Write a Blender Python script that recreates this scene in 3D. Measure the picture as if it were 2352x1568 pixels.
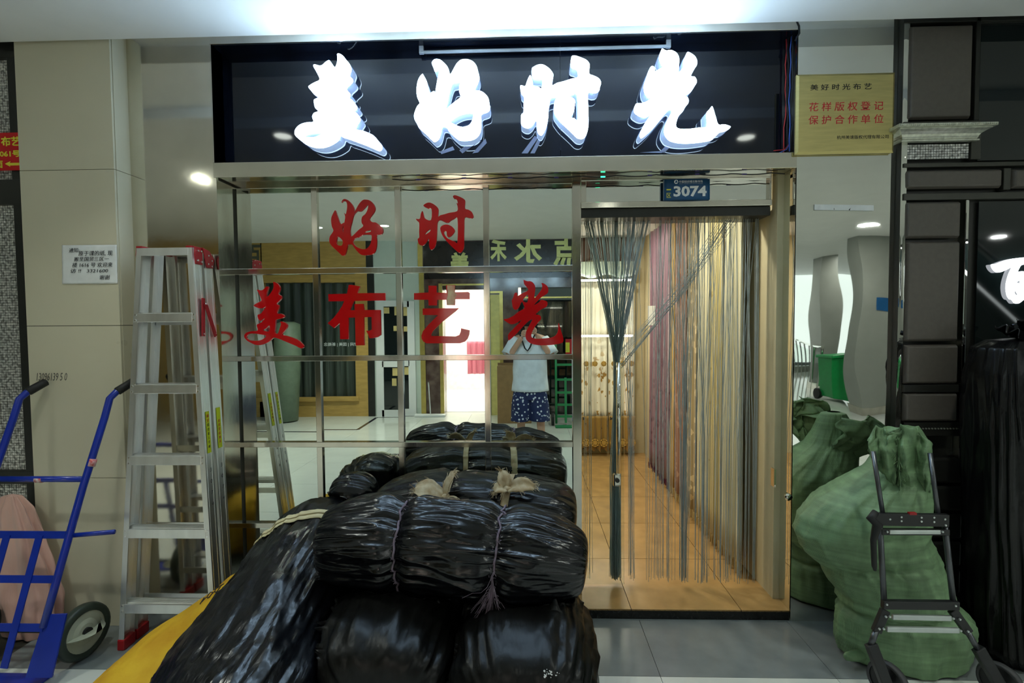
import bpy, bmesh, math, random
from mathutils import Vector, Matrix, noise
random.seed(7)
S = bpy.context.scene
for o in list(bpy.data.objects): bpy.data.objects.remove(o)
C = S.collection
V = Vector
# ------------------------------------------------------------------ camera
FPX = 1165.0
CAM = V((0.0, -2.75, 1.645))
def _rot():
    rx, ry, rz = (math.radians(a) for a in (2.29, 1.742, -0.471))
    Rz = Matrix(((math.cos(rz), -math.sin(rz), 0), (math.sin(rz), math.cos(rz), 0), (0, 0, 1)))
    Rx = Matrix(((1, 0, 0), (0, math.cos(rx), -math.sin(rx)), (0, math.sin(rx), math.cos(rx))))
    Ry = Matrix(((math.cos(ry), 0, math.sin(ry)), (0, 1, 0), (-math.sin(ry), 0, math.cos(ry))))
    return Rz @ Rx @ Ry
_R = _rot()
_ax = [V((r[0], r[2], -r[1])) for r in _R]          # right, down, forward in world axes
cd = bpy.data.cameras.new('camera'); cam = bpy.data.objects.new('camera', cd); C.objects.link(cam)
cd.sensor_width = 36.0; cd.lens = FPX / 2352 * 36.0; cd.clip_start = 0.02; cd.clip_end = 100
m = Matrix((_ax[0], -_ax[1], -_ax[2])).transposed().to_4x4(); m.translation = CAM
cam.matrix_world = m
S.camera = cam
# ------------------------------------------------------------------ world, exposure
S.view_settings.view_transform = 'Standard'; S.view_settings.look = 'None'
S.view_settings.gamma = 1.0; S.view_settings.use_curve_mapping = False
S.view_settings.exposure = -0.18
wd = bpy.data.worlds.new('mall_ambience'); S.world = wd; wd.use_nodes = True
wd.node_tree.nodes['Background'].inputs[0].default_value = (0.72, 0.95, 0.90, 1)
wd.node_tree.nodes['Background'].inputs[1].default_value = 0.07
# ------------------------------------------------------------------ pixel helpers (a pixel is a direction; depth is given)
def ray(x, y):
    a, b = (x - 1176.0) / FPX, (y - 784.0) / FPX
    return _ax[0] * a + _ax[1] * b + _ax[2]
def W(x, y, Y=0.0):
    d = ray(x, y); return CAM + d * ((Y - CAM.y) / d.y)
def F(x, y, Z=0.0):
    d = ray(x, y); return CAM + d * ((Z - CAM.z) / d.z)
def XP(x, y, X):
    d = ray(x, y); return CAM + d * ((X - CAM.x) / d.x)
def LP(x, y, a, b):                                  # plane  Y = a + b*Z
    d = ray(x, y); t = (a + b * CAM.z - CAM.y) / (d.y - b * d.z); return CAM + d * t
GY = 0.17                                            # mirror glass plane
OY = -5.70                                           # shop fronts across the corridor
def O(x, y, Y=OY):                                   # a pixel seen in the mirror glass
    v = W(x, y, 2 * GY - Y); return V((v.x, Y, v.z))
# ------------------------------------------------------------------ materials
MATS = {}
def mat(name, col, rough=0.5, metal=0.0, var=0.08, scale=12.0, bump=0.0, bscale=40.0, emit=None, estr=0.0,
        coat=0.0, alpha=1.0, trans=0.0, stretch=(1, 1, 1), col2=None, rvar=0.0, spec=0.5, ior=1.45, sheen=0.0, detail=3.0):
    if name in MATS: return MATS[name]
    m = bpy.data.materials.new(name); m.use_nodes = True; nt = m.node_tree; N = nt.nodes; L = nt.links
    p = N['Principled BSDF']
    p.inputs['Roughness'].default_value = rough; p.inputs['Metallic'].default_value = metal
    p.inputs['Specular IOR Level'].default_value = spec; p.inputs['IOR'].default_value = ior
    p.inputs['Coat Weight'].default_value = coat; p.inputs['Coat Roughness'].default_value = 0.05
    p.inputs['Alpha'].default_value = alpha; p.inputs['Transmission Weight'].default_value = trans
    p.inputs['Sheen Weight'].default_value = sheen
    tc = N.new('ShaderNodeTexCoord'); mp = N.new('ShaderNodeMapping'); mp.inputs['Scale'].default_value = stretch
    L.new(tc.outputs['Object'], mp.inputs['Vector'])
    nz = N.new('ShaderNodeTexNoise'); nz.inputs['Scale'].default_value = scale; nz.inputs['Detail'].default_value = detail
    L.new(mp.outputs[0], nz.inputs['Vector'])
    rp = N.new('ShaderNodeValToRGB')
    c = col; c2 = col2 if col2 else tuple(min(1, k * (1 + var)) for k in c); c1 = c if col2 else tuple(k * (1 - var) for k in c)
    rp.color_ramp.elements[0].position = 0.32; rp.color_ramp.elements[1].position = 0.68
    rp.color_ramp.elements[0].color = (*c1, 1); rp.color_ramp.elements[1].color = (*c2, 1)
    L.new(nz.outputs['Fac'], rp.inputs['Fac']); L.new(rp.outputs['Color'], p.inputs['Base Color'])
    if rvar:
        mr = N.new('ShaderNodeMapRange'); mr.inputs['To Min'].default_value = max(0, rough - rvar); mr.inputs['To Max'].default_value = rough + rvar
        L.new(nz.outputs['Fac'], mr.inputs['Value']); L.new(mr.outputs[0], p.inputs['Roughness'])
    if bump:
        n2 = N.new('ShaderNodeTexNoise'); n2.inputs['Scale'].default_value = bscale; n2.inputs['Detail'].default_value = 4
        L.new(mp.outputs[0], n2.inputs['Vector'])
        b = N.new('ShaderNodeBump'); b.inputs['Strength'].default_value = 1.0; b.inputs['Distance'].default_value = bump
        L.new(n2.outputs['Fac'], b.inputs['Height']); L.new(b.outputs[0], p.inputs['Normal'])
    if emit:
        p.inputs['Emission Color'].default_value = (*emit, 1); p.inputs['Emission Strength'].default_value = estr
    m['n_map'] = mp.name
    MATS[name] = m; return m
def srgb(r, g, b):
    f = lambda c: (c / 255 / 12.92) if c <= 10 else ((c / 255 + 0.055) / 1.055) ** 2.4
    return (f(r), f(g), f(b))
# ------------------------------------------------------------------ mesh building
class MB:
    def __init__(s): s.v = []; s.f = []
    def add(s, vs, fs):
        o = len(s.v); s.v += [V(v) for v in vs]; s.f += [tuple(i + o for i in f) for f in fs]; return s
    def box(s, x0, x1, y0, y1, z0, z1):
        x0, x1 = sorted((x0, x1)); y0, y1 = sorted((y0, y1)); z0, z1 = sorted((z0, z1))
        return s.add([(x0, y0, z0), (x1, y0, z0), (x1, y1, z0), (x0, y1, z0), (x0, y0, z1), (x1, y0, z1), (x1, y1, z1), (x0, y1, z1)],
                     [(0, 3, 2, 1), (4, 5, 6, 7), (0, 1, 5, 4), (1, 2, 6, 5), (2, 3, 7, 6), (3, 0, 4, 7)])
    def bar(s, a, b, w, h, up=(0, 0, 1)):            # rectangular bar a-b, w across, h along up
        a, b = V(a), V(b); d = (b - a).normalized(); up = V(up)
        sd = d.cross(up)
        if sd.length < 1e-4: sd = d.cross(V((0, 1, 0)))
        sd.normalize(); u = sd.cross(d).normalized()
        vs = [p + sd * (i * w / 2) + u * (j * h / 2) for p in (a, b) for i, j in ((-1, -1), (1, -1), (1, 1), (-1, 1))]
        return s.add(vs, [(0, 1, 2, 3), (7, 6, 5, 4), (0, 4, 5, 1), (1, 5, 6, 2), (2, 6, 7, 3), (3, 7, 4, 0)])
    def tube(s, pts, r, n=10, cap=True):
        pts = [V(p) for p in pts]; rs = r if isinstance(r, (list, tuple)) else [r] * len(pts)
        vs = []; fs = []; prev = None
        for i, p in enumerate(pts):
            d = (pts[min(i + 1, len(pts) - 1)] - pts[max(i - 1, 0)])
            d = d.normalized() if d.length > 1e-9 else V((0, 0, 1))
            if prev is None:
                a = d.cross(V((0, 0, 1)));  a = a if a.length > 0.05 else d.cross(V((0, 1, 0)))
            else: a = prev - d * prev.dot(d)
            a.normalize(); prev = a; b = d.cross(a)
            for k in range(n):
                t = 2 * math.pi * k / n; vs.append(p + (a * math.cos(t) + b * math.sin(t)) * rs[i])
        for i in range(len(pts) - 1):
            for k in range(n):
                k2 = (k + 1) % n; fs.append((i * n + k, i * n + k2, (i + 1) * n + k2, (i + 1) * n + k))
        if cap:
            fs.append(tuple(range(n - 1, -1, -1))); fs.append(tuple(range((len(pts) - 1) * n, len(pts) * n)))
        return s.add(vs, fs)
    def prism(s, poly, off):                         # planar polygon of Vectors pushed by off
        poly = [V(p) for p in poly]; n = len(poly); off = V(off)
        fs = [tuple(range(n)), tuple(range(2 * n - 1, n - 1, -1))]
        fs += [(i, i + n, (i + 1) % n + n, (i + 1) % n) for i in range(n)]
        return s.add(poly + [p + off for p in poly], fs)
    def disc(s, c, axis, r, h, n=20):
        c, ax = V(c), V(axis).normalized(); return s.tube([c - ax * h / 2, c + ax * h / 2], r, n)
    def grid(s, fn, nu, nv, closeu=False):
        vs = [fn(i / (nu if closeu else nu - 1), j / (nv - 1)) for j in range(nv) for i in range(nu)]
        fs = []
        for j in range(nv - 1):
            for i in range(nu if closeu else nu - 1):
                i2 = (i + 1) % nu; fs.append((j * nu + i, j * nu + i2, (j + 1) * nu + i2, (j + 1) * nu + i))
        return s.add(vs, fs)
    def build(s, name, m, parent=None, smooth=False, bevel=0.0, solid=0.0, seg=2):
        me = bpy.data.meshes.new(name); org = wpos(parent) if parent else V((0, 0, 0))
        if not parent and s.v:
            lo = V((min(v[i] for v in s.v) for i in range(3))); hi = V((max(v[i] for v in s.v) for i in range(3)))
            org = V(((lo.x + hi.x) / 2, (lo.y + hi.y) / 2, lo.z))
        me.from_pydata([v - org for v in s.v], [], s.f)
        bm = bmesh.new(); bm.from_mesh(me); bmesh.ops.recalc_face_normals(bm, faces=bm.faces); bm.to_mesh(me); bm.free()
        me.materials.append(m)
        o = bpy.data.objects.new(name, me); C.objects.link(o)
        if parent: o.parent = parent
        else: o.location = org
        if smooth:
            for p in me.polygons: p.use_smooth = True
        if solid:
            md = o.modifiers.new('thickness', 'SOLIDIFY'); md.thickness = solid; md.offset = 0
        if bevel:
            md = o.modifiers.new('edges', 'BEVEL'); md.width = bevel; md.segments = seg; md.limit_method = 'ANGLE'
        return o
def wpos(o):
    p = V((0, 0, 0))
    while o: p += o.location; o = o.parent
    return p
def thing(name, loc, label, cat, group=None, kind=None):
    o = bpy.data.objects.new(name, None); C.objects.link(o); o.location = V(loc); o.empty_display_size = 0.1
    return tag(o, label, cat, group, kind)
def tag(o, label=None, cat=None, group=None, kind=None):
    if label: o['label'] = label
    if cat: o['category'] = cat
    if group: o['group'] = group
    if kind: o['kind'] = kind
    return o
def B(name, m, parent, *a, **k): return MB().box(*a).build(name, m, parent, **k)
def smoothpoly(pts, n=4):                            # closed Catmull-Rom through the points
    out = []; k = len(pts)
    for i in range(k):
        p0, p1, p2, p3 = (V((*pts[(i + j) % k], 0)) for j in (-1, 0, 1, 2))
        for q in range(n):
            t = q / n
            a = 0.5 * ((2 * p1) + (p2 - p0) * t + (2 * p0 - 5 * p1 + 4 * p2 - p3) * t * t + (3 * p1 - p0 - 3 * p2 + p3) * t ** 3)
            out.append((a.x, a.y))
    return out
def curve_mesh(polys, ext, bevel=0.0):
    cu = bpy.data.curves.new('outline', 'CURVE'); cu.dimensions = '2D'; cu.fill_mode = 'BOTH' if ext else 'FRONT'; cu.extrude = ext
    cu.bevel_depth = bevel; cu.bevel_resolution = 1
    for P in polys:
        sp = cu.splines.new('POLY'); sp.points.add(len(P) - 1); sp.use_cyclic_u = True
        for q, p in zip(sp.points, P): q.co = (p[0], p[1], 0, 1)
    ob = bpy.data.objects.new('outline', cu); C.objects.link(ob)
    dg = bpy.context.evaluated_depsgraph_get(); dg.update()
    me = bpy.data.meshes.new_from_object(ob.evaluated_get(dg))
    bpy.data.objects.remove(ob); bpy.data.curves.remove(cu)
    return me
def letter(name, polys, scale, ox, oy, Y, thick, m, parent=None, sm=3, side=None):
    """outline traced in picture pixels, set on the plane Y with real thickness"""
    P3 = []
    for P in polys:
        P = smoothpoly(P, sm) if sm else P
        w = [W(ox + x * scale, oy + y * scale, Y) for x, y in P]; P3.append([(v.x, v.z) for v in w])
    def put(me, nm, mm, par, yoff, only=None):
        mb = MB()
        vs = [(v.co.x, Y + yoff - v.co.z, v.co.y) for v in me.vertices]
        fs = [tuple(p.vertices) for p in me.polygons if only is None or only(p)]
        mb.add(vs, fs); return mb.build(nm, mm, par)
    if side:
        f = put(curve_mesh(P3, 0.002), name, m, parent, 0.002)
        s = put(curve_mesh(P3, thick / 2 - 0.003), 'side', side, f, thick / 2 + 0.0045, lambda p: abs(p.normal.z) < 0.8)
        return f
    return put(curve_mesh(P3, thick / 2), name, m, parent, thick / 2)
def text(body, m, parent, x0, x1, z0, z1, Y, name='lettering', bold=0.0, thick=0.001, face=-1, shear=0.0, keep=False, fit=True):
    cu = bpy.data.curves.new('t', 'FONT'); cu.body = body; cu.offset = bold; cu.extrude = 0.01; cu.shear = shear; cu.resolution_u = 2
    ob = bpy.data.objects.new('t', cu); C.objects.link(ob)
    dg = bpy.context.evaluated_depsgraph_get(); dg.update()
    me = bpy.data.meshes.new_from_object(ob.evaluated_get(dg)); bpy.data.objects.remove(ob)
    xs = [v.co.x for v in me.vertices]; ys = [v.co.y for v in me.vertices]
    a, b, c, d = min(xs), max(xs), min(ys), max(ys)
    mb = MB(); vs = []
    sx = (x1 - x0) / (b - a); sz = (z1 - z0) / (d - c)
    if keep: sx = sz = min(sx, sz)
    for v in me.vertices:
        X = x0 + (v.co.x - a) * sx; Z = z0 + (v.co.y - c) * sz
        if face > 0: X = x0 + x1 - X
        vs.append((X, Y + face * thick / 2 * (1 + v.co.z / 0.01) , Z))
    mb.add(vs, [tuple(p.vertices) for p in me.polygons])
    return mb.build(name, m, parent)
def ptext(body, m, parent, px0, py0, px1, py1, Y, **k):
    a, b = W(px0, py1, Y), W(px1, py0, Y); return text(body, m, parent, a.x, b.x, a.z, b.z, Y, **k)
def fbm(p, o=4): return noise.fractal(p, 1.0, 2.0, o)
# ------------------------------------------------------------------ shared materials
STEEL = mat('brushed_steel', (0.66, 0.62, 0.54), 0.13, 1.0, var=0.10, scale=7, bump=0.0006, bscale=9, stretch=(1, 1, 0.4), rvar=0.05)
STEELW = mat('polished_steel_sheet', (0.80, 0.80, 0.74), 0.014, 1.0, var=0.03, scale=3)
STEELB = mat('satin_steel_sheet', (0.70, 0.66, 0.56), 0.09, 1.0, var=0.05, scale=5, bump=0.001, bscale=3, rvar=0.03)
MIRROR = mat('tinted_mirror_glass', (0.82, 0.88, 0.80), 0.004, 1.0, var=0.02, scale=2)
BLACKGLASS = mat('black_glass', (0.004, 0.006, 0.012), 0.06, 0.0, var=0.3, scale=6, coat=0.0, rvar=0.02, spec=.5)
DARKGLASS = mat('dark_tinted_glass', (0.006, 0.010, 0.010), 0.03, 0.0, spec=0.9)
BLACKMETAL = mat('dark_bronze_frame', (0.030, 0.030, 0.026), 0.35, 0.3, bump=0.0004, bscale=90)
BLACKPLASTIC = mat('black_plastic', (0.012, 0.012, 0.013), 0.42)
CREAMTILE = mat('beige_wall_tile', srgb(204, 198, 174), 0.28, var=0.02, scale=3, rvar=0.015)
GROUT = mat('dark_grout', (0.05, 0.045, 0.035), 0.9)
PAINT = mat('white_paint', (0.74, 0.74, 0.72), 0.75, var=0.02, scale=4)
WHITETILE = mat('white_floor_tile', (0.56, 0.58, 0.54), 0.10, var=0.03, scale=5, rvar=0.03)
GREYTILE = mat('grey_floor_tile', (0.17, 0.19, 0.19), 0.16, var=0.08, scale=9, rvar=0.04)
ALU = mat('aluminium', (0.88, 0.89, 0.88), 0.36, 1.0, var=0.06, scale=20, stretch=(1, 1, 0.15), rvar=0.05)
RED = mat('red_acrylic', (0.60, 0.004, 0.006), 0.10, var=0.04, scale=8, coat=0.3)
BLACKBAG2 = mat('dusty_black_polythene', (0.0055, 0.0055, 0.0052), 0.36, var=0.5, scale=6, bump=0.009, bscale=12, rvar=0.10, spec=0.3, stretch=(1, .5, .6))
BLACKBAG = mat('black_polythene', (0.0032, 0.0036, 0.0052), 0.23, var=0.35, scale=5, bump=0.010, bscale=12, rvar=0.08, spec=0.55, stretch=(.4, 1, 1))
BLACKBAGL = mat('pleated_black_polythene', (0.0030, 0.0034, 0.005), 0.26, var=0.35, scale=5, bump=0.008, bscale=16, rvar=0.08, spec=0.5, stretch=(1.2, .35, .8))
TALLBAG = mat('draped_black_polythene', (0.003, 0.003, 0.0035), 0.24, var=0.35, scale=5, bump=0.010, bscale=9, rvar=0.08, spec=0.35, stretch=(1, 1, .4))
# ------------------------------------------------------------------ sizes read off the picture
XL = W(497, 411, 0).x; XR = W(1824, 736, 0).x          # opening between the steel panels
ZC = 3.215                                              # ceiling strip along the front
ZM = 3.05                                               # main corridor ceiling
YS = -0.72                                              # step between the two
SF = 0.055                                              # shop floor above corridor floor
PY = -0.11                                              # face of the tiled pillar
XPL = W(45, 387, PY).x; XPR = W(263, 387, PY).x         # tiled pillar
XSL = XPR                                               # steel panel left edge
XRR = W(2049, 700, 0).x                                 # steel panel right edge
# ------------------------------------------------------------------ floor
floor = thing('floor', (0, -2.8, 0), 'glossy white tiled corridor floor with a grey border row', 'floor', kind='structure')
B('screed', GROUT, floor, -9, 13, -14, 0.0, -0.10, -0.012)
def ftile(x0, x1, y0, y1, m): return B('tile', m, floor, x0 + .0012, x1 - .0012, y0 + .0012, y1 - .0012, -0.012, 0.0)
YB = F(1500, 1553).y
xj = F(1497, 1500).x
k0 = xj - 0.8 * 4
for i in range(11): ftile(k0 + i * .8, k0 + (i + 1) * .8, YB, 0.0, GREYTILE)
for j in range(7):
    for i in range(-3, 12): ftile(k0 + i * .8, k0 + (i + 1) * .8, YB - (j + 1) * .76, YB - j * .76, WHITETILE)
B('tile', WHITETILE, floor, -9, 13, -14, YB - 7 * .76, -0.012, 0.0)
B('tile', WHITETILE, floor, -9, k0 + -3 * .8, YB - 7 * .76, 0, -0.012, 0.0)
B('tile', WHITETILE, floor, k0 + 12 * .8, 13, YB - 7 * .76, 0, -0.012, 0.0)
DARKINLAY = mat('dark_floor_inlay', (0.02, 0.018, 0.03), 0.15)
for a, b in (((130 + 390, 985), (818, 985)), ((818, 985), (868, 958)), ((868, 958), (900, 958))):
    A_, B_ = (V((F(*q).x, 0, 0)) for q in (a, b))
def oref(x, y):                                         # floor point seen in the mirror glass
    d = ray(x, y); v = CAM + d * (-CAM.z / d.z); return V((v.x, 2 * GY - v.y, 0))
mb = MB()
for a, b in (((560, 989), (745, 990)), ((737, 986), (822, 986)), ((822, 986), (866, 958)), ((866, 958), (960, 957))):
    p, q = oref(*a), oref(*b); mb.bar(p + V((0, 0, .0008)), q + V((0, 0, .0008)), .05, .0016)
mb.build('inlay', DARKINLAY, floor)
# ------------------------------------------------------------------ ceiling
ceil = thing('ceiling', (0, -2.8, ZM), 'white plaster ceiling with a raised strip along the shop front', 'ceiling', kind='structure')
YE = -.125; ZE = W(1160, 67, YE).z                      # front strip stops short of the facade
B('raised_strip', PAINT, ceil, -9, 13, YS, YE, ZE, ZC)
B('upper_slab', PAINT, ceil, -9, 13, YS, 0.5, ZC, ZC + .12)
B('main_slab', PAINT, ceil, -9, 13, -14, YS, ZM, ZC + .12)
# ------------------------------------------------------------------ left tiled pillar
wl = thing('wall_left', ((XPL + XPR) / 2, PY, 0), 'beige tiled pillar beside the ladder', 'wall', kind='structure')
B('core', GROUT, wl, XPL + .012, XPR - .012, PY + .012, 0.5, 0, ZC)
zj = [0.0, W(160, 1097, PY).z, W(160, 748, PY).z, W(160, 390, PY).z, ZC]
for a, b in zip(zj[:-1], zj[1:]):
    B('tile', CREAMTILE, wl, XPL, XPR - .003, PY, PY + .012, a + .0015, b - .0015)
    B('tile', CREAMTILE, wl, XPR - .012, XPR, PY + .014, 0.004, a + .0015, b - .0015)
# left steel panel (satin)
sl = thing('wall_left', ((XPR + XL) / 2, 0, 0), 'satin steel wall panel behind the ladder', 'wall', kind='structure')
B('sheet', STEELB, sl, XPR, XL - .002, 0, 0.02, 0, ZC)
B('backing', GROUT, sl, XPR, XL - .002, 0.02, 0.5, 0, ZC)
B('reveal', STEEL, sl, XL - .002, XL, 0.0, 0.15, 0, 2.43)
# right steel panel (polished, wavy)
wr = thing('wall_right', ((XR + XRR) / 2, 0, 0), 'polished wavy steel wall panel between the door and the dark shop front', 'wall', kind='structure')
def wav(u, v):
    x = XR + (XRR - XR) * u; z = ZC * v
    a = .0011 * noise.noise(V((x * 1.6, z * 1.9, 3.1))) + .0006 * noise.noise(V((x * 5, z * 3.2, 9.0)))
    return V((x, -0.004 + a * min(1, 6 * u, 6 * (1 - u)), z))
MB().grid(wav, 36, 150).build('sheet', STEELW, wr, smooth=True)
B('backing', STEEL, wr, XR, XRR, 0.004, 0.5, 0, ZC)
B('jamb_strip', STEELW, wr, XR - .003, XR, 0.001, 0.12, 0, 2.43)
# ------------------------------------------------------------------ mirror window
FY = 0.15
win = thing('window_1', ((XL + .29) / 2, FY, 0), 'mirror glass shop window divided into square panes by steel bars', 'window', kind='structure')
cols = [W(533, 800, FY).x, W(728, 800, FY).x, W(918, 800, FY).x, W(1119, 800, FY).x, W(1325, 800, FY).x]
rows = [0.012, W(900, 1208, FY).z, W(900, 1021, FY).z, W(900, 822, FY).z, W(900, 620, FY).z, W(900, 418, FY).z]
BW = 0.034
for i, x in enumerate(cols):
    w = .05 if i in (0, 4) else BW
    B('mullion', STEEL, win, x - w / 2, x + w / 2, FY + (0.004 if 0 < i < 4 else -.01), FY + .05, 0.0, 2.5, bevel=.002)
for j, z in enumerate(rows):
    h = .05 if j == 5 else (.034 if j == 4 else .03)
    B('transom_bar', STEEL, win, cols[0], cols[4], FY - .002, FY + .05, z - h / 2, z + h / 2, bevel=.002)
rs = random.Random(11)
tilts = {}
for j in range(5):
    for i in range(4):
        x0, x1, z0, z1 = cols[i], cols[i + 1], rows[j], rows[j + 1]
        tx, tz = rs.uniform(-.0012, .0012), rs.uniform(-.0012, .0012)
        cx, cz = (x0 + x1) / 2, (z0 + z1) / 2
        mb = MB().box(x0, x1, GY, GY + .006, z0, z1)
        mb.v = [V((v.x, v.y + (v.x - cx) * tx + (v.z - cz) * tz, v.z)) for v in mb.v]
        mb.build('pane', MIRROR, win)
# ------------------------------------------------------------------ door
DX0, DX1 = cols[4] + .025, XR - .06
door = thing('door_1', ((DX0 + DX1) / 2, FY, 0), 'steel framed shop doorway with mirrored transom', 'door', kind='structure')
zt0, zt1 = W(1580, 462, FY).z, W(1580, 413, FY).z
zh = W(1580, 476, FY).z
B('frame_post', STEEL, door, DX1 - .012, DX1, FY - .01, FY + .05, zt0, 2.5, bevel=.002)
B('head_rail', STEEL, door, DX0, DX1, FY - .02, FY + .05, zh, zt0, bevel=.003)
B('top_rail', STEEL, door, DX0, DX1, FY - .012, FY + .05, zt1, 2.5, bevel=.003)
B('transom_pane', STEELW, door, DX0, DX1 - .012, FY + .012, FY + .02, zt0, zt1)
B('transom_stop', STEEL, door, DX0, DX0 + .03, FY - .004, FY + .03, zt0, zt1, bevel=.002)
B('slide_rail', BLACKMETAL, door, DX0, DX1, FY + .0, FY + .20, W(1580, 497, FY).z, zh, bevel=.004)
# sliding glass leaf
GLASS = mat('clear_glass', (0.80, 0.86, 0.82), 0.0, trans=1.0, ior=1.02, var=0.01, spec=0.3)
gx1 = W(1434, 1000, .24).x
leaf = B('glass_leaf', GLASS, door, DX0 - .3, gx1, .240, .248, SF + .012, zh - .03)
hx = W(1421, 960, .2).x
MB().tube([(hx, .2, W(1421, 832, .2).z), (hx, .2, W(1421, 1086, .2).z)], .0145, 16).build('handle', STEELW, leaf, smooth=True)
mb = MB()
for y in (850, 1070): mb.tube([(hx, .2, W(1421, y, .2).z), (hx, .242, W(1421, y, .2).z)], .006, 8)
mb.build('handle_bracket', STEEL, leaf)
zl = W(1424, 1102, .23).z
lk = MB().box(hx - .028, hx + .02, .225, .262, zl - .042, zl + .042).build('lock_case', STEEL, leaf, bevel=.012)
MB().disc((hx - .004, .222, zl), (0, 1, 0), .013, .012, 16).build('lock_cylinder', BLACKMETAL, leaf)
tag(MB().box(XR - .07, XR - .0605, .05, .09, W(1787, 1116, .07).z, W(1787, 1075, .07).z).build('strike_plate', STEEL, door), None)
# red tipped stub on the jamb
st = MB().tube([(XR - .03, -.002, W(1805, 1135, 0).z), (XR - .03, -.03, W(1805, 1138, 0).z)], [.014, .02], 12).build('pull_knob', STEELW, door, smooth=True)
# threshold
thr = thing('trim_1', (0, 0, 0), 'black stone door sill', 'sill', kind='structure')
BLACKSTONE = mat('black_granite', (0.010, 0.011, 0.011), 0.2, var=0.4, scale=60)
B('riser', BLACKSTONE, thr, cols[4], XR - .002, 0.002, 0.03, 0, SF - .002)
B('riser', BLACKSTONE, thr, XL, cols[4], 0.10, 0.148, 0, .012)
B('riser_top', BLACKSTONE, thr, cols[4], XR - .047, 0.004, 0.05, SF - .008, SF - .003)
# ------------------------------------------------------------------ shop interior
BACK = 3.32; RW = 1.385; LWX = -1.72; ZI = 2.62
INFLOOR = mat('ochre_floor_tile', srgb(168, 134, 84), 0.22, var=0.14, scale=7, rvar=0.06)
INWALL = mat('cream_interior_wall', srgb(196, 186, 150), 0.6, var=0.03)
sf = thing('shop_floor', (0, 1.6, SF), 'ochre tiled floor inside the shop', 'floor', kind='structure')
B('screed', GROUT, sf, LWX, RW, .03, BACK, 0, SF - .008)
tx = W(1450, 1407, 0).x; tw = W(1703, 1407, 0).x - tx
for j in range(6):
    for i in range(-5, 3):
        x0, x1 = max(LWX, tx + i * tw), min(RW + .06, tx + (i + 1) * tw)
        y0, y1 = j * tw, min(BACK, (j + 1) * tw)
        if j == 0 and x1 <= cols[4]: y0 = .21
        if x0 < cols[4] < x1 and j == 0: x0 = cols[4]
        if x1 > x0 and y1 > y0: B('tile', INFLOOR, sf, x0 + .002, x1 - .002, y0 + .002, y1 - .002, SF - .008, SF)
wi = thing('wall_inside', (0, BACK, 0), 'cream interior walls of the curtain shop', 'wall', kind='structure')
B('right_wall', INWALL, wi, RW, RW + .1, .121, BACK + .1, 0, ZI)
B('back_wall', INWALL, wi, LWX - .1, RW + .1, BACK, BACK + .1, 0, ZI)
B('left_wall', INWALL, wi, LWX - .1, LWX, .2, BACK, 0, ZI)
B('front_lining', INWALL, wi, LWX, cols[4] + .02, .202, .23, 0, ZI)
B('ceiling_panel', PAINT, wi, LWX - .1, RW + .1, .2, BACK + .1, ZI, ZI + .08)
B('header_wall', GROUT, wi, LWX - .1, RW + .1, .2, .3, 2.5, ZI)
# --- curtains -----------------------------------------------------
def curtain(name, label, m, a, b, z0, z1, folds, amp, group, fringe=None, scallop=0.0, hook=True, n=None, ph=0.0):
    a, b = V((*a, 0)), V((*b, 0)); d = b - a; nrm = V((-d.y, d.x, 0)).normalized()
    n = n or folds * 10
    def fn(u, v):
        k = u * folds * 2 * math.pi + ph
        s = amp * (0.55 + 0.45 * (1 - v)) * (math.sin(k) + .35 * math.sin(2.3 * k + 1))
        zb = z0 + scallop * abs(math.sin(k / 2 + .4))
        p = a + d * u + nrm * s; return V((p.x, p.y, zb + (z1 - zb) * v))
    o = MB().grid(fn, n, 14).build(name, m, None, smooth=True, solid=.004)
    tag(o, label, 'curtain', group)
    if fringe:
        mb = MB()
        for i in range(n * 2):
            u = i / (n * 2 - 1); p = fn(u, 0)
            mb.tube([p + V((0, 0, .012)), p + V((random.uniform(-.006, .006), random.uniform(-.006, .006), -.055))], [.004, .002], 4)
        f = mb.build('fringe', fringe, o); f['kind'] = 'stuff'
    return o
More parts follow.
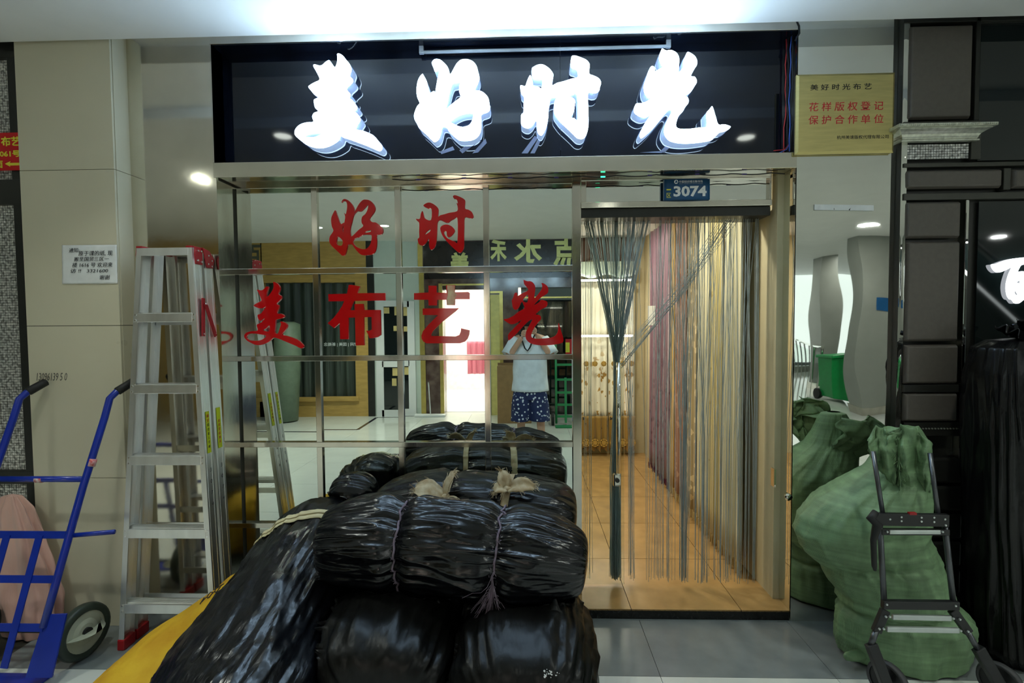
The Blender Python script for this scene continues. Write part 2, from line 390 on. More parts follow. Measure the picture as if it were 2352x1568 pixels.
def cmat(name, col, motif=None, mscale=9, band=None, sheen=.4, rough=.55, thr=0.35, trl=0.0):
    m = mat(name, col, rough, var=.10, scale=4, stretch=(6, 6, .6), sheen=sheen, bump=.0006, bscale=180)
    nt = m.node_tree; N = nt.nodes; L = nt.links; p = N['Principled BSDF']
    if motif:
        src = p.inputs['Base Color'].links[0].from_socket
        tc = N.new('ShaderNodeTexCoord'); vo = N.new('ShaderNodeTexVoronoi'); vo.inputs['Scale'].default_value = mscale
        L.new(tc.outputs['Object'], vo.inputs['Vector'])
        nz = N.new('ShaderNodeTexNoise'); nz.inputs['Scale'].default_value = mscale * 4; L.new(tc.outputs['Object'], nz.inputs['Vector'])
        ad = N.new('ShaderNodeMath'); ad.operation = 'MULTIPLY_ADD'; ad.inputs[1].default_value = .5; L.new(nz.outputs['Fac'], ad.inputs[0]); L.new(vo.outputs['Distance'], ad.inputs[2])
        lt = N.new('ShaderNodeMath'); lt.operation = 'LESS_THAN'; lt.inputs[1].default_value = thr + .25; L.new(ad.outputs[0], lt.inputs[0])
        fac = lt.outputs[0]
        if band:
            sx = N.new('ShaderNodeSeparateXYZ'); L.new(tc.outputs['Object'], sx.inputs[0])
            g1 = N.new('ShaderNodeMapRange'); g1.inputs['From Min'].default_value = band[0]; g1.inputs['From Max'].default_value = band[1]
            g1.inputs['To Min'].default_value = 1; g1.inputs['To Max'].default_value = 0; L.new(sx.outputs['Z'], g1.inputs['Value'])
            mu = N.new('ShaderNodeMath'); mu.operation = 'MULTIPLY'; L.new(fac, mu.inputs[0]); L.new(g1.outputs[0], mu.inputs[1]); fac = mu.outputs[0]
        mx = N.new('ShaderNodeMixRGB'); L.new(fac, mx.inputs['Fac']); L.new(src, mx.inputs[1]); mx.inputs[2].default_value = (*motif, 1)
        L.new(mx.outputs[0], p.inputs['Base Color'])
    return m
CREAMC = cmat('cream_satin_curtain', srgb(206, 202, 168))
PALEC = cmat('pale_yellow_curtain', srgb(190, 178, 122), motif=srgb(170, 150, 80), mscale=8, thr=.1)
BEIGEC = cmat('beige_embossed_curtain', srgb(166, 150, 108), motif=srgb(214, 196, 150), mscale=14)
ROSEC = cmat('brown_rose_curtain', srgb(150, 112, 92), motif=srgb(176, 140, 116), mscale=12)
GOLDC = cmat('gold_edge_curtain', srgb(200, 168, 96))
PURPC = cmat('mauve_velvet_curtain', srgb(112, 80, 96), motif=srgb(84, 48, 66), mscale=16, band=(.9, 1.3))
SHEER = cmat('white_embroidered_curtain', srgb(236, 232, 214), motif=srgb(176, 140, 70), mscale=11, band=(.55, 1.1), thr=.30)
SHEERK = cmat('gold_black_border_curtain', srgb(150, 118, 52), motif=srgb(28, 22, 14), mscale=13, thr=.22)
FRINGE = mat('straw_fringe', srgb(190, 170, 120), .7)
PFRINGE = mat('plum_fringe', srgb(80, 30, 60), .7)
G = 'sample curtains along the right shop wall'
CX = 1.30
def yc(px): return XP(px, 800, CX).y
segs = [(1705, 1664, CREAMC, 'cream satin sample curtain nearest the doorway', FRINGE, 5), (1662, 1632, PALEC, 'pale yellow sample curtain beside the cream satin one', FRINGE, 5),
        (1630, 1604, CREAMC, 'cream sample curtain between pale yellow and beige ones', FRINGE, 4), (1602, 1580, BEIGEC, 'beige embossed sample curtain with a straw fringe', FRINGE, 4),
        (1578, 1552, ROSEC, 'brownish rose sample curtain', FRINGE, 4), (1551, 1543, GOLDC, 'narrow gold edged sample curtain next to the mauve one', FRINGE, 2),
        (1541, 1492, PURPC, 'mauve velvet sample curtain with a plum fringe', PFRINGE, 6)]
for i, (p0, p1, m, lb, fr, n) in enumerate(segs):
    curtain('sample_curtain', lb, m, (CX, yc(p0)), (CX, yc(p1)), SF + .085, ZI - .06, n, .022, G, fr, n=n * 9)
# back wall: bright sheers with an embroidered border
bx0, bx1 = .30, 1.26
for i in range(3):
    a = bx0 + (bx1 - bx0) * i / 3 + .008; b = bx0 + (bx1 - bx0) * (i + 1) / 3 - .008
    curtain('sheer_curtain', ['white sheer curtain with gold embroidery at the back wall, beside the pulled back strings', 'white sheer curtain with gold embroidery in the middle of the back wall', 'white sheer curtain with gold embroidery at the back corner beside the mauve curtain'][i],
            SHEER, (a, BACK - .10), (b, BACK - .10), W(1400, 965, BACK - .1).z, 2.10, 4, .02, 'embroidered curtains on the back wall', n=40)
    c2 = curtain('border_curtain', ['black and gold scalloped curtain border at the back wall, beside the pulled back strings', 'black and gold scalloped curtain border in the middle of the back wall', 'black and gold scalloped curtain border at the back corner beside the mauve curtain'][i],
            SHEERK, (a, BACK - .14), (b, BACK - .14), SF + .05, W(1400, 955, BACK - .14).z, 4, .02, 'scalloped borders under the sheer curtains', scallop=.03, n=40)
    # embroidered medallions in relief
    for k in range(3):
        x = a + (b - a) * (k + .5) / 3
        for z, r in ((W(1400, 832, BACK).z, .034), (W(1400, 1008, BACK).z, .05)):
            mb = MB()
            for q in range(8):
                t = q * math.pi / 4; mb.disc((x + r * .62 * math.cos(t), BACK - .185, z + r * .62 * math.sin(t)), (0, 1, 0), r * .36, .006, 8)
            mb.disc((x, BACK - .188, z), (0, 1, 0), r * .5, .01, 10)
            mb.build('medallion', mat('gold_thread', srgb(206, 170, 92), .35, .3), c2)
VAL = mat('brown_swag_fabric', srgb(66, 42, 26), .5, sheen=.3)
PALEV = mat('pale_green_valance', srgb(190, 204, 190), .5, sheen=.3)
def swag(u, v):
    x = .30 + .95 * u; z = 2.60 - (.30 + .05 * math.sin(u * 9)) * (1 - v); return V((x, BACK - .16 + .015 * math.sin(u * 40), z))
tag(MB().grid(swag, 90, 8).build('swag_valance', VAL, None, smooth=True, solid=.004), 'dark brown swag valance above the back wall curtains', 'valance')
def swag2(u, v):
    x = .30 + .95 * u; z = 2.32 - (.17 + .02 * math.sin(u * 17)) * (1 - v); return V((x, BACK - .19 + .012 * math.sin(u * 60), z))
tag(MB().grid(swag2, 90, 6).build('valance', PALEV, None, smooth=True, solid=.004), 'pale green gathered valance above the sheer curtains', 'valance')
LAMP = mat('tube_lamp_glow', (1, 1, 1), .4, emit=(1.0, .97, .86), estr=26)
for z, nm in ((2.105, 'upper'), (W(1400, 771, BACK - .2).z, 'lower')):
    t = thing('display_lamp', (.75, BACK - .22, z), 'slim white display tube lamp %s the sheer curtains' % ('under the valance over' if nm == 'upper' else 'across the middle of'), 'lamp')
    MB().tube([(.32, BACK - .22, z), (1.2, BACK - .22, z)], .011, 8).build('tube', LAMP, t)
    MB().box(.30, 1.22, BACK - .205, BACK - .195, z - .012, z + .012).build('batten', PAINT, t)
# price card
pc = ptext_card = MB().box(*sorted((W(1488, 700, 1.2).x, W(1506, 700, 1.2).x)), 1.2, 1.203, W(1497, 747, 1.2).z, W(1497, 702, 1.2).z).build('hang_tag', mat('white_card', (.8, .8, .76), .6), None)
tag(pc, 'small white hang tag among the curtain strings', 'tag')
# interior ceiling lamps
def ceil_lamp(x, y, z, e, r, label, group, col=(1, .95, .80), spread=180):
    t = thing('downlight', (x, y, z), label, 'lamp', group)
    n = 24
    mb = MB(); ring = [V((x + math.cos(2 * math.pi * i / n) * q, y + math.sin(2 * math.pi * i / n) * q, z - h)) for q, h in ((r, .002), (r * 1.25, .004), (r * 1.35, .0)) for i in range(n)]
    mb.add(ring, [(k * n + i, k * n + (i + 1) % n, (k + 1) * n + (i + 1) % n, (k + 1) * n + i) for k in range(2) for i in range(n)])
    mb.build('bezel', PAINT, t)
    MB().disc((x, y, z - .003), (0, 0, 1), r, .004, n).build('diffuser', mat('lamp_glow_%d' % int(col[2] * 100), (1, 1, 1), .4, emit=col, estr=22), t)
    l = bpy.data.lights.new('lamp_light', 'AREA'); l.shape = 'DISK'; l.size = r * 2; l.energy = e; l.color = col; l.spread = math.radians(spread)
    lo = bpy.data.objects.new('lamp_light', l); C.objects.link(lo); lo.parent = t; lo.location = (0, 0, -.012)
    return t
for i, (x, y) in enumerate(((.75, .62), (.75, 2.2), (-.6, 1.0), (-.6, 2.3))):
    ceil_lamp(x, y, ZI, 17, .06, 'round warm ceiling downlight inside the shop', 'shop interior downlights')
# --- string curtain ------------------------------------------------
STRING = mat('grey_blue_string', srgb(176, 188, 192), .45, var=.15, scale=30)
nt = STRING.node_tree; tr_ = nt.nodes.new('ShaderNodeBsdfTranslucent'); tr_.inputs['Color'].default_value = (.55, .62, .64, 1); ms_ = nt.nodes.new('ShaderNodeMixShader'); ms_.inputs['Fac'].default_value = .5
om_ = nt.nodes['Material Output']; nt.links.new(nt.nodes['Principled BSDF'].outputs[0], ms_.inputs[1]); nt.links.new(tr_.outputs[0], ms_.inputs[2]); nt.links.new(ms_.outputs[0], om_.inputs['Surface'])
mb = MB(); rs = random.Random(5)
zt = 2.27; SY = .247
clusters = [(1350, 3), (1356, 5), (1448, 9), (1456, 6), (1492, 4), (1507, 6), (1522, 5), (1535, 6), (1543, 5), (1566, 12), (1572, 12), (1577, 8), (1598, 5), (1613, 10), (1624, 8), (1640, 4), (1655, 8), (1668, 6), (1681, 5), (1699, 10), (1715, 6), (1733, 4), (1750, 5), (1758, 3), (1775, 2)]
for px, n in clusters:
    xb = W(px, 1200, SY).x
    for k in range(n):
        x1 = xb + rs.gauss(0, .008); x0 = x1 + rs.gauss(0, .05) * (1 if px > 1440 else .3); y = SY + rs.uniform(-.012, .012) + (.03 if px < 1460 else 0)
        x0 = min(max(x0, DX0 + .02), RW - .05); x1 = min(max(x1, DX0 + .02), RW - .05)
        zb = SF + .02 + rs.uniform(0, .05); sag = rs.gauss(0, .006)
        pts = [(x0 + (x1 - x0) * min(1, (t * 1.6)) + sag * math.sin(t * math.pi), y, zt + (zb - zt) * t) for t in (0, .15, .3, .5, .62, .8, 1)]
        mb.tube(pts, .0014, 3, cap=False)
hp = V((hx, .285, W(1418, 835, .28).z))
for k in range(120):                                   # pulled into the handle
    x0 = rs.uniform(DX0 + .02, DX0 + .42); y = SY + .03 + rs.uniform(-.012, .012)
    q = hp + V((rs.gauss(0, .008), rs.uniform(-.02, .012), rs.uniform(-.03, .03)))
    zb = SF + .02 + rs.uniform(0, .05); xb = hp.x + rs.gauss(-.005, .014)
    mb.tube([(x0, y, zt), (x0 + (q.x - x0) * .5, (y + q.y) / 2, zt + (q.z - zt) * .5), q, (xb, q.y, .75), (xb + rs.gauss(0, .006), q.y, zb)], .0017, 3, cap=False)
for k in range(14):                                    # loose strands swept across
    x0 = W(1690, 500, SY).x + rs.gauss(0, .03); q = hp + V((.02, .01, rs.uniform(-.05, .08)))
    mb.tube([(x0, SY, zt), (x0 * .5 + q.x * .5 + .04, SY + .01, (zt + q.z) / 2), q], .0015, 3, cap=False)
sc = mb.build('string_curtain', STRING, None)
tag(sc, 'grey blue string curtain hanging in the shop doorway, partly gathered at the handle', 'string curtain', kind='stuff')
# ------------------------------------------------------------------ lit signboard
GLOW = mat('lit_white_acrylic', (.9, .95, 1), .4, emit=(.54, .77, 1.0), estr=40)
SIDE = mat('letter_return', srgb(150, 170, 205), .45, var=.05, emit=(.5, .68, 1.0), estr=.45)
zb0, zb1 = W(1160, 397, 0).z, W(1160, 362, 0).z
zs1 = W(1160, 86, 0).z
SGY = .092
sg = thing('signboard', ((XL + XR) / 2, 0, zb0), 'black glass signboard with four glowing white brush characters', 'sign')
B('lower_band', STEELB, sg, XL - .014, XR + .012, -.004, .012, zb0, zb1, bevel=.002)
B('lower_ledge', STEEL, sg, XL - .014, XR + .012, .012, .15, zb0, zb0 + .012)
B('ledge_top', STEEL, sg, XL - .014, XR + .012, .012, SGY, zb1 - .012, zb1)
mid = W(1287, 200, SGY).x
B('glass_panel', BLACKGLASS, sg, XL - .01, mid - .001, SGY, SGY + .012, zb1, zs1)
B('glass_panel', BLACKGLASS, sg, mid + .001, XR + .008, SGY, SGY + .012, zb1, zs1)
B('top_frame', STEEL, sg, XL - .014, XR + .012, -.004, SGY, zs1, ZC, bevel=.002)
B('top_lining', BLACKGLASS, sg, XL - .01, XR + .008, 0, SGY, zs1 - .004, zs1)
B('side_frame', STEEL, sg, XL - .014, XL - .006, -.004, SGY, zb1, zs1)
B('side_lining', BLACKGLASS, sg, XL - .006, XL - .002, 0, SGY, zb1, zs1)
B('side_frame', STEEL, sg, XR + .004, XR + .012, -.004, SGY, zb1, zs1)
# unlit fluorescent tube under the top frame
t0, t1 = W(968, 105, .06), W(1535, 96, .06)
tb = MB().tube([(t0.x, .06, zs1 - .035), (t1.x, .06, zs1 - .035)], .009, 10).build('tube_lamp', mat('milky_tube', (.35, .38, .40), .25), sg, smooth=True)
for x in (t0.x, t1.x): MB().box(x - .012, x + .012, .052, .068, zs1 - .044, zs1 - .004).build('tube_socket', mat('grey_socket', (.3, .32, .34), .4), tb)
L1 = [[(690,85),(720,80),(770,110),(805,155),(855,215),(880,270),(885,310),(865,385),(900,430),(905,465),(885,495),(818,565),(865,630),(870,660),(858,692),(905,730),(955,800),(965,835),(945,860),(918,868),(975,920),(1010,985),(1000,1020),(945,1120),(1040,1145),(1130,1180),(1200,1220),(1260,1290),(1305,1345),(1312,1395),(1280,1425),(1230,1410),(1130,1365),(1000,1315),(860,1265),(780,1240),(735,1218),(715,1270),(670,1310),(600,1350),(510,1380),(420,1385),(330,1365),(260,1335),(200,1290),(150,1250),(115,1215),(100,1180),(110,1130),(150,1080),(200,1050),(280,1030),(362,1022),(345,960),(355,920),(380,895),(430,873),(390,835),(375,790),(368,740),(375,712),(430,683),(375,645),(330,590),(297,550),(300,525),(370,480),(447,440),(425,370),(390,305),(362,255),(368,230),(395,232),(440,245),(480,238),(530,195),(575,170),(600,195),(658,268),(690,190),(693,130)],
      [(240,1232),(255,1195),(310,1175),(400,1172),(485,1180),(440,1210),(380,1232),(320,1236)], [(795,900),(825,893),(800,970),(785,1040)]]
L2 = [[(375,215),(385,180),(410,158),(445,153),(490,165),(540,205),(580,250),(605,300),(618,350),(632,365),(670,300),(715,220),(760,175),(800,158),(850,155),(910,170),(960,205),(995,260),(1010,320),(1028,390),(1030,430),(1010,495),(968,580),(1030,590),(1090,620),(1140,670),(1165,730),(1170,790),(1180,810),(1170,865),(1140,890),(1060,925),(1058,1010),(1055,1120),(1035,1190),(990,1245),(920,1278),(850,1285),(760,1280),(700,1240),(640,1185),(610,1150),(580,1102),(520,1098),(500,1170),(470,1260),(415,1300),(380,1280),(310,1210),(250,1155),(200,1110),(170,1050),(140,1000),(128,940),(140,880),(170,810),(205,762),(175,690),(162,600),(170,500),(195,420),(238,363),(255,375),(300,460),(320,540),(347,620),(400,597),(420,620),(430,560),(455,420),(478,305),(450,312),(415,322),(400,280)],
      [(565,850),(600,690),(650,510),(700,485),(775,468),(755,520),(752,600),(770,680),(690,745),(600,820)], [(628,1018),(700,965),(780,925),(870,905),(945,910),(940,980),(915,1040),(870,1080),(800,1095),(730,1080),(670,1050)]]
L3 = [[(252,290),(290,255),(340,232),(400,230),(460,260),(510,305),(540,350),(547,390),(530,515),(600,485),(700,460),(790,430),(885,405),(885,330),(860,295),(790,262),(800,130),(830,105),(880,115),(950,140),(1010,170),(1045,215),(1050,260),(1045,355),(1110,385),(1170,415),(1200,455),(1207,495),(1190,550),(1185,585),(1150,618),(1100,625),(1032,622),(1030,800),(1035,1000),(1030,1100),(1015,1170),(990,1230),(950,1258),(910,1258),(870,1240),(800,1170),(720,1095),(650,1030),(600,965),(565,910),(557,850),(565,750),(597,682),(540,680),(510,700),(495,770),(480,870),(475,970),(455,1080),(420,1165),(385,1208),(345,1190),(325,1130),(312,1000),(270,1060),(220,1105),(170,1108),(120,1080),(103,1040),(105,930),(135,895),(138,800),(142,680),(110,640),(95,580),(92,530),(105,518),(160,528),(185,460),(220,385),(238,390),(262,470),(270,525),(340,540),(385,557),(395,440),(330,425),(260,405)],
      [(745,668),(790,650),(875,640),(885,985),(840,975),(785,955),(825,900),(840,820),(848,730),(810,690)]]
L4 = [[(462,200),(500,85),(515,73),(560,98),(630,93),(690,115),(730,155),(752,220),(748,320),(745,415),(815,330),(818,240),(840,190),(865,130),(890,123),(940,150),(985,190),(1010,250),(1005,310),(975,355),(920,465),(970,475),(1000,515),(1003,560),(980,600),(930,680),(890,720),(820,750),(865,765),(888,810),(880,860),(840,910),(800,980),(750,1030),(720,1100),(705,1170),(720,1210),(780,1230),(900,1228),(1040,1210),(1150,1190),(1145,1010),(1190,950),(1225,903),(1245,940),(1280,1060),(1318,1165),(1400,1163),(1460,1180),(1492,1197),(1460,1235),(1400,1265),(1335,1280),(1280,1330),(1215,1390),(1100,1415),(960,1432),(820,1437),(700,1425),(610,1395),(560,1340),(537,1280),(550,1190),(590,1090),(650,975),(610,950),(540,1020),(450,1130),(380,1215),(290,1300),(215,1360),(190,1345),(185,1310),(220,1220),(290,1100),(350,1018),(290,1052),(230,1060),(160,1035),(100,975),(130,870),(200,860),(290,830),(400,750),(350,772),(300,765),(260,720),(245,660),(245,600),(280,490),(310,400),(345,335),(375,325),(400,350),(405,400),(470,365),(525,330),(490,290)]]
for P, s, ox, oy in ((L1, 240 / 1447, 660, 110), (L2, 220 / 1327, 930, 110), (L3, 220 / 1327, 1180, 110), (L4, 250 / 1568, 1440, 100)):
    letter('lit_character', P, s, ox, oy, .008, .076, GLOW, sg, 3, side=SIDE)
# tape scraps and wires around the letters
TAPE = mat('grey_tape', srgb(120, 126, 150), .6)
def quadpatch(pts, Y, m, name, parent, t=.002):
    return MB().prism([W(x, y, Y) for x, y in pts], (0, t, 0)).build(name, m, parent)
for q in ([(1085,352),(1115,318),(1118,328),(1098,350)], [(1055,345),(1092,318),(1106,320),(1062,352)], [(1011,348),(1040,336),(1044,344),(1014,354)], [(1198,352),(1228,312),(1236,316),(1212,352)], [(1218,352),(1240,312),(1250,304),(1236,336),(1228,352)], [(1514,350),(1536,328),(1541,336),(1527,350)], [(1470,350),(1520,347),(1520,351)]):
    quadpatch(q, SGY - .004, TAPE, 'tape_scrap', sg)
WIRE = mat('black_cable', (.01, .01, .012), .5)
def wire(pts, r, m, name, parent): return MB().tube([V(p) for p in pts], r, 6).build(name, m, parent, smooth=True)
rs = random.Random(3)
for k in range(4):
    x = XR - .012 - k * .006
    wire([(x + rs.uniform(-.006, .006), .03 + .012 * k, z) for z in [zs1 - .01 - i * (zs1 - zb1 - .03) / 9 for i in range(10)]], .003, [WIRE, mat('blue_wire', (.05, .12, .5), .4), WIRE, mat('red_wire', (.5, .03, .03), .4)][k], 'wire', sg)
for k, c in enumerate((MATS['blue_wire'], MATS['red_wire'])):
    wire([(XR - .014, .05, zb1 + .06), (XR - .03 - .01 * k, .045, zb1 + .03), (XR - .07 - .03 * k, .04, zb1 + .012 + .012 * k)], .0022, c, 'wire', sg)
wire([(XR - .02, -.002, ZC - .003), (XR + .002, -.004, ZC - .05), (XR + .003, -.006, zs1 - .02), (XR - .01, .01, zs1 - .05)], .005, WIRE, 'wire', sg)
# cable of unlit fairy lights below the band
pts = []; 
for i in range(60):
    x = W(900, 410, .05).x + (XR - .03 - W(900, 410, .05).x) * i / 59; pts.append((x, .06, zb0 - .006 - .008 * abs(math.sin(i * .55))))
fl = thing('fairy_light_cable', pts[30], 'thin black cable with small bulbs under the steel band', 'cable')
wire(pts, .003, WIRE, 'cord', fl)
GB = mat('green_bulb', (.02, .5, .2), .3, emit=(.05, 1, .5), estr=2.5); PB = mat('dark_bulb', (.05, .03, .2), .3)
for i in range(4, 60, 7):
    p = V(pts[i]); MB().tube([p + V((-.012, -.004, 0)), p + V((.012, -.004, 0))], [.004, .004], 8).build('bulb', GB if i == 32 else PB, fl)
# ------------------------------------------------------------------ red acrylic characters on the window panes
RH = [[(358,155),(375,105),(410,75),(460,75),(530,110),(600,180),(640,240),(665,310),(670,385),(720,290),(780,190),(840,120),(890,88),(940,85),(1010,95),(1080,135),(1140,205),(1165,280),(1155,350),(1110,430),(1030,548),(1095,625),(1170,632),(1230,665),(1290,715),(1340,760),(1355,830),(1345,880),(1300,925),(1205,940),(1205,1050),(1200,1180),(1180,1290),(1140,1365),(1070,1405),(970,1420),(880,1420),(810,1395),(730,1320),(650,1220),(610,1165),(515,1165),(490,1260),(455,1380),(420,1425),(370,1425),(310,1370),(190,1260),(110,1180),(75,1120),(65,1050),(85,960),(165,835),(130,740),(110,620),(115,520),(150,430),(200,345),(220,365),(260,480),(330,665),(410,640),(425,640),(440,560),(445,480),(420,400),(460,440),(490,300),(492,200),(470,140),(420,115),(385,125)],
      [(600,970),(565,860),(570,760),(600,640),(640,480),(690,400),(740,362),(820,365),(890,310),(995,200),(985,320),(930,430),(860,490),(838,570),(845,650),(880,722),(760,820)], [(270,970),(385,1070),(370,1180),(290,1185),(240,1140),(240,1050)], [(630,1080),(690,1010),(780,985),(870,930),(980,925),(1080,945),(1070,1090),(1030,1190),(960,1260),(870,1275),(760,1240),(670,1170)], [(905,885),(960,840),(1055,822),(1050,860)], [(380,780),(405,700),(405,870)]]
RS = [[(318,318),(370,265),(440,245),(510,260),(590,310),(640,360),(660,420),(650,560),(700,530),(800,505),(900,475),(1080,435),(1080,300),(1055,250),(1088,265),(1080,200),(1040,155),(1010,155),(982,110),(1010,80),(1060,85),(1150,120),(1230,165),(1262,215),(1255,375),(1330,405),(1400,450),(1440,520),(1445,570),(1400,600),(1330,585),(1250,585),(1240,800),(1235,1050),(1235,1230),(1210,1310),(1160,1370),(1110,1370),(1050,1320),(950,1230),(850,1125),(760,1010),(710,900),(698,820),(730,770),(800,742),(880,745),(960,785),(1020,850),(1020,900),(960,980),(890,1025),(850,990),(840,900),(810,885),(780,905),(800,970),(850,1040),(930,1085),(1030,1125),(1085,1130),(1085,600),(1000,615),(930,650),(870,700),(810,690),(740,655),(680,640),(640,680),(630,800),(620,1000),(605,1150),(570,1250),(510,1305),(470,1290),(445,1200),(440,1050),(390,1130),(330,1200),(270,1210),(220,1180),(195,1120),(192,1060),(225,1030),(222,900),(225,710),(180,660),(150,610),(235,610),(260,500),(292,432),(315,480),(355,600),(490,637),(502,390),(420,378)],
      [(350,965),(380,910),(470,840),(470,890),(400,945)]]
RM = [[(715,70),(760,75),(820,120),(855,180),(850,250),(820,325),(870,355),(885,385),(870,440),(780,530),(825,555),(830,620),(790,735),(880,740),(940,775),(945,810),(900,835),(780,865),(765,900),(750,1060),(745,1145),(810,1160),(850,1060),(880,960),(865,915),(900,905),(970,935),(1010,985),(990,1060),(905,1165),(940,1195),(1060,1225),(1200,1280),(1290,1340),(1355,1420),(1345,1465),(1290,1470),(1170,1410),(1000,1340),(820,1265),(720,1250),(640,1320),(540,1375),(430,1405),(330,1395),(230,1350),(150,1300),(105,1240),(105,1190),(150,1140),(250,1110),(385,1095),(365,990),(390,960),(480,915),(540,830),(480,875),(430,885),(395,840),(385,765),(460,730),(560,590),(500,620),(420,625),(350,600),(300,565),(380,510),(465,465),(450,400),(410,310),(370,230),(440,245),(500,230),(570,165),(610,170),(600,220),(575,300),(572,390),(640,330),(700,240),(725,160)],
      [(145,1230),(180,1180),(250,1160),(400,1170),(560,1205),(510,1270),(430,1305),(330,1315),(220,1305),(160,1275)], [(490,1090),(560,1050),(635,985),(625,1115)]]
RG = [[(545,30),(570,30),(620,48),(680,48),(730,75),(770,130),(780,200),(768,290),(765,385),(850,290),(905,210),(918,140),(905,85),(960,100),(1020,150),(1040,210),(1030,280),(980,320),(900,370),(830,440),(750,530),(850,470),(890,425),(950,430),(1010,455),(1025,500),(1000,560),(930,595),(860,640),(790,710),(860,725),(895,770),(885,820),(830,880),(760,980),(710,1080),(700,1150),(730,1185),(830,1200),(1000,1190),(1130,1165),(1200,1115),(1235,1030),(1245,885),(1270,950),(1310,1090),(1340,1190),(1330,1270),(1230,1305),(1080,1325),(900,1330),(760,1315),(660,1275),(600,1215),(585,1140),(600,1050),(660,930),(720,815),(660,840),(560,930),(430,1070),(320,1180),(250,1232),(235,1180),(240,1110),(330,1010),(430,910),(510,820),(430,870),(350,905),(280,905),(200,860),(145,810),(230,795),(340,740),(440,660),(560,590),(540,510),(510,460),(460,560),(420,610),(370,620),(330,570),(315,480),(310,430),(340,370),(365,290),(400,275),(420,300),(425,345),(520,290),(630,235),(620,180),(560,110)],
      [(530,430),(630,315),(620,470)]]
RB = [[(562,130),(620,128),(800,160),(740,305),(1335,302),(1340,458),(670,470),(585,665),(690,665),(683,535),(870,530),(885,660),(1235,660),(1245,1190),(1180,1235),(1080,1258),(1000,1260),(970,1170),(930,1100),(1000,1098),(1050,1075),(1045,810),(880,815),(890,1410),(710,1412),(695,820),(550,825),(555,1280),(380,1280),(370,940),(250,1045),(115,940),(240,830),(350,690),(430,560),(465,475),(135,478),(128,325),(525,315)]]
RY = [[(100,305),(408,290),(408,145),(580,148),(580,290),(790,300),(780,135),(972,135),(960,285),(1245,278),(1278,300),(1275,432),(970,432),(965,560),(795,558),(785,445),(590,445),(585,565),(410,565),(405,445),(100,445)],
      [(285,630),(1050,622),(980,690),(700,910),(500,1110),(465,1180),(470,1210),(700,1215),(980,1222),(1060,1190),(1090,1120),(1098,1048),(1278,1090),(1270,1180),(1235,1270),(1180,1330),(1080,1365),(370,1368),(300,1330),(262,1270),(258,1200),(290,1110),(400,980),(610,770),(285,765)]]
REDF = mat('peeling_red_acrylic', (0.60, 0.004, 0.006), 0.08, scale=22, coat=.3, col2=(.62, .012, .012))
for P, s, ox, oy, sm, lb, mm in ((RH, 140 / 1463, 750, 450, 3, 'red acrylic brush character reading good, beside the time character', RED), (RS, 160 / 1568, 940, 440, 3, 'red acrylic brush character reading time, in the top pane row', RED),
        (RM, 160 / 1476, 550, 640, 3, 'red acrylic brush character reading beautiful, beside the ladder reflection', RED), (RG, 180 / 1568, 1140, 640, 3, 'red acrylic brush character reading light, next to the doorway', RED),
        (RB, 160 / 1476, 740, 640, 0, 'red block character reading cloth, in straight strokes', RED), (RY, 160 / 1476, 940, 640, 0, 'red block character reading art, partly peeled', REDF)):
    o = letter('window_character', P, s, ox, oy, GY - .008, .007, mm, None, sm)
    tag(o, lb, 'lettering', 'red characters on the mirror window')
o2 = MB().prism([W(940 + x * .1084, 640 + y * .1084, GY - .0086) for x, y in [(800,142),(965,142),(955,290),(1010,330),(965,420),(955,550),(800,550),(795,430),(815,340)]], (0, .0005, 0)).build('peeled_patch', mat('peeled_backing', srgb(226, 200, 160), .5, col2=srgb(200, 120, 100), scale=16), o)
# ------------------------------------------------------------------ shop number plate
BLUE = mat('blue_enamel', srgb(32, 86, 134), .3); WHITEP = mat('white_print', (.85, .87, .88), .5); YELP = mat('yellow_print', (.75, .7, .05), .5); BLKP = mat('black_print', (.012, .012, .012), .5); REDP = mat('red_print', (.55, .02, .03), .5)
a, b = W(1525, 460, .12), W(1630, 411, .12)
npl = thing('number_plate', ((a.x + b.x) / 2, .12, a.z), 'curved blue shop number plate reading 3074', 'sign')
def cp(u, v): return V((a.x + (b.x - a.x) * u, .118 - .012 * math.sin(math.pi * u), a.z + (b.z - a.z) * v))
MB().grid(cp, 16, 2).build('plate', BLUE, npl, smooth=True, solid=.003)
yt = .1045
B('plate_back', BLUE, npl, a.x, b.x, .119, .14, a.z, b.z)
ptext('3074', WHITEP, npl, 1547, 426, 1623, 452, yt, bold=.035)
ptext('中国轻纺城北联市场', WHITEP, npl, 1560, 413.5, 1614, 420, yt)
ptext('China Textile City North Market', WHITEP, npl, 1560, 420.6, 1614, 422.6, yt)
ptext('一', YELP, npl, 1531, 434, 1541, 437, yt); ptext('区', YELP, npl, 1531, 443, 1541, 454, yt)
c0 = W(1553, 417.5, yt); MB().disc((c0.x, yt - .0005, c0.z), (0, 1, 0), .011, .001, 16).build('emblem', WHITEP, npl)
quadpatch([(1550, 420), (1553, 413), (1557, 419)], yt - .0015, BLUE, 'emblem', npl, .0004)
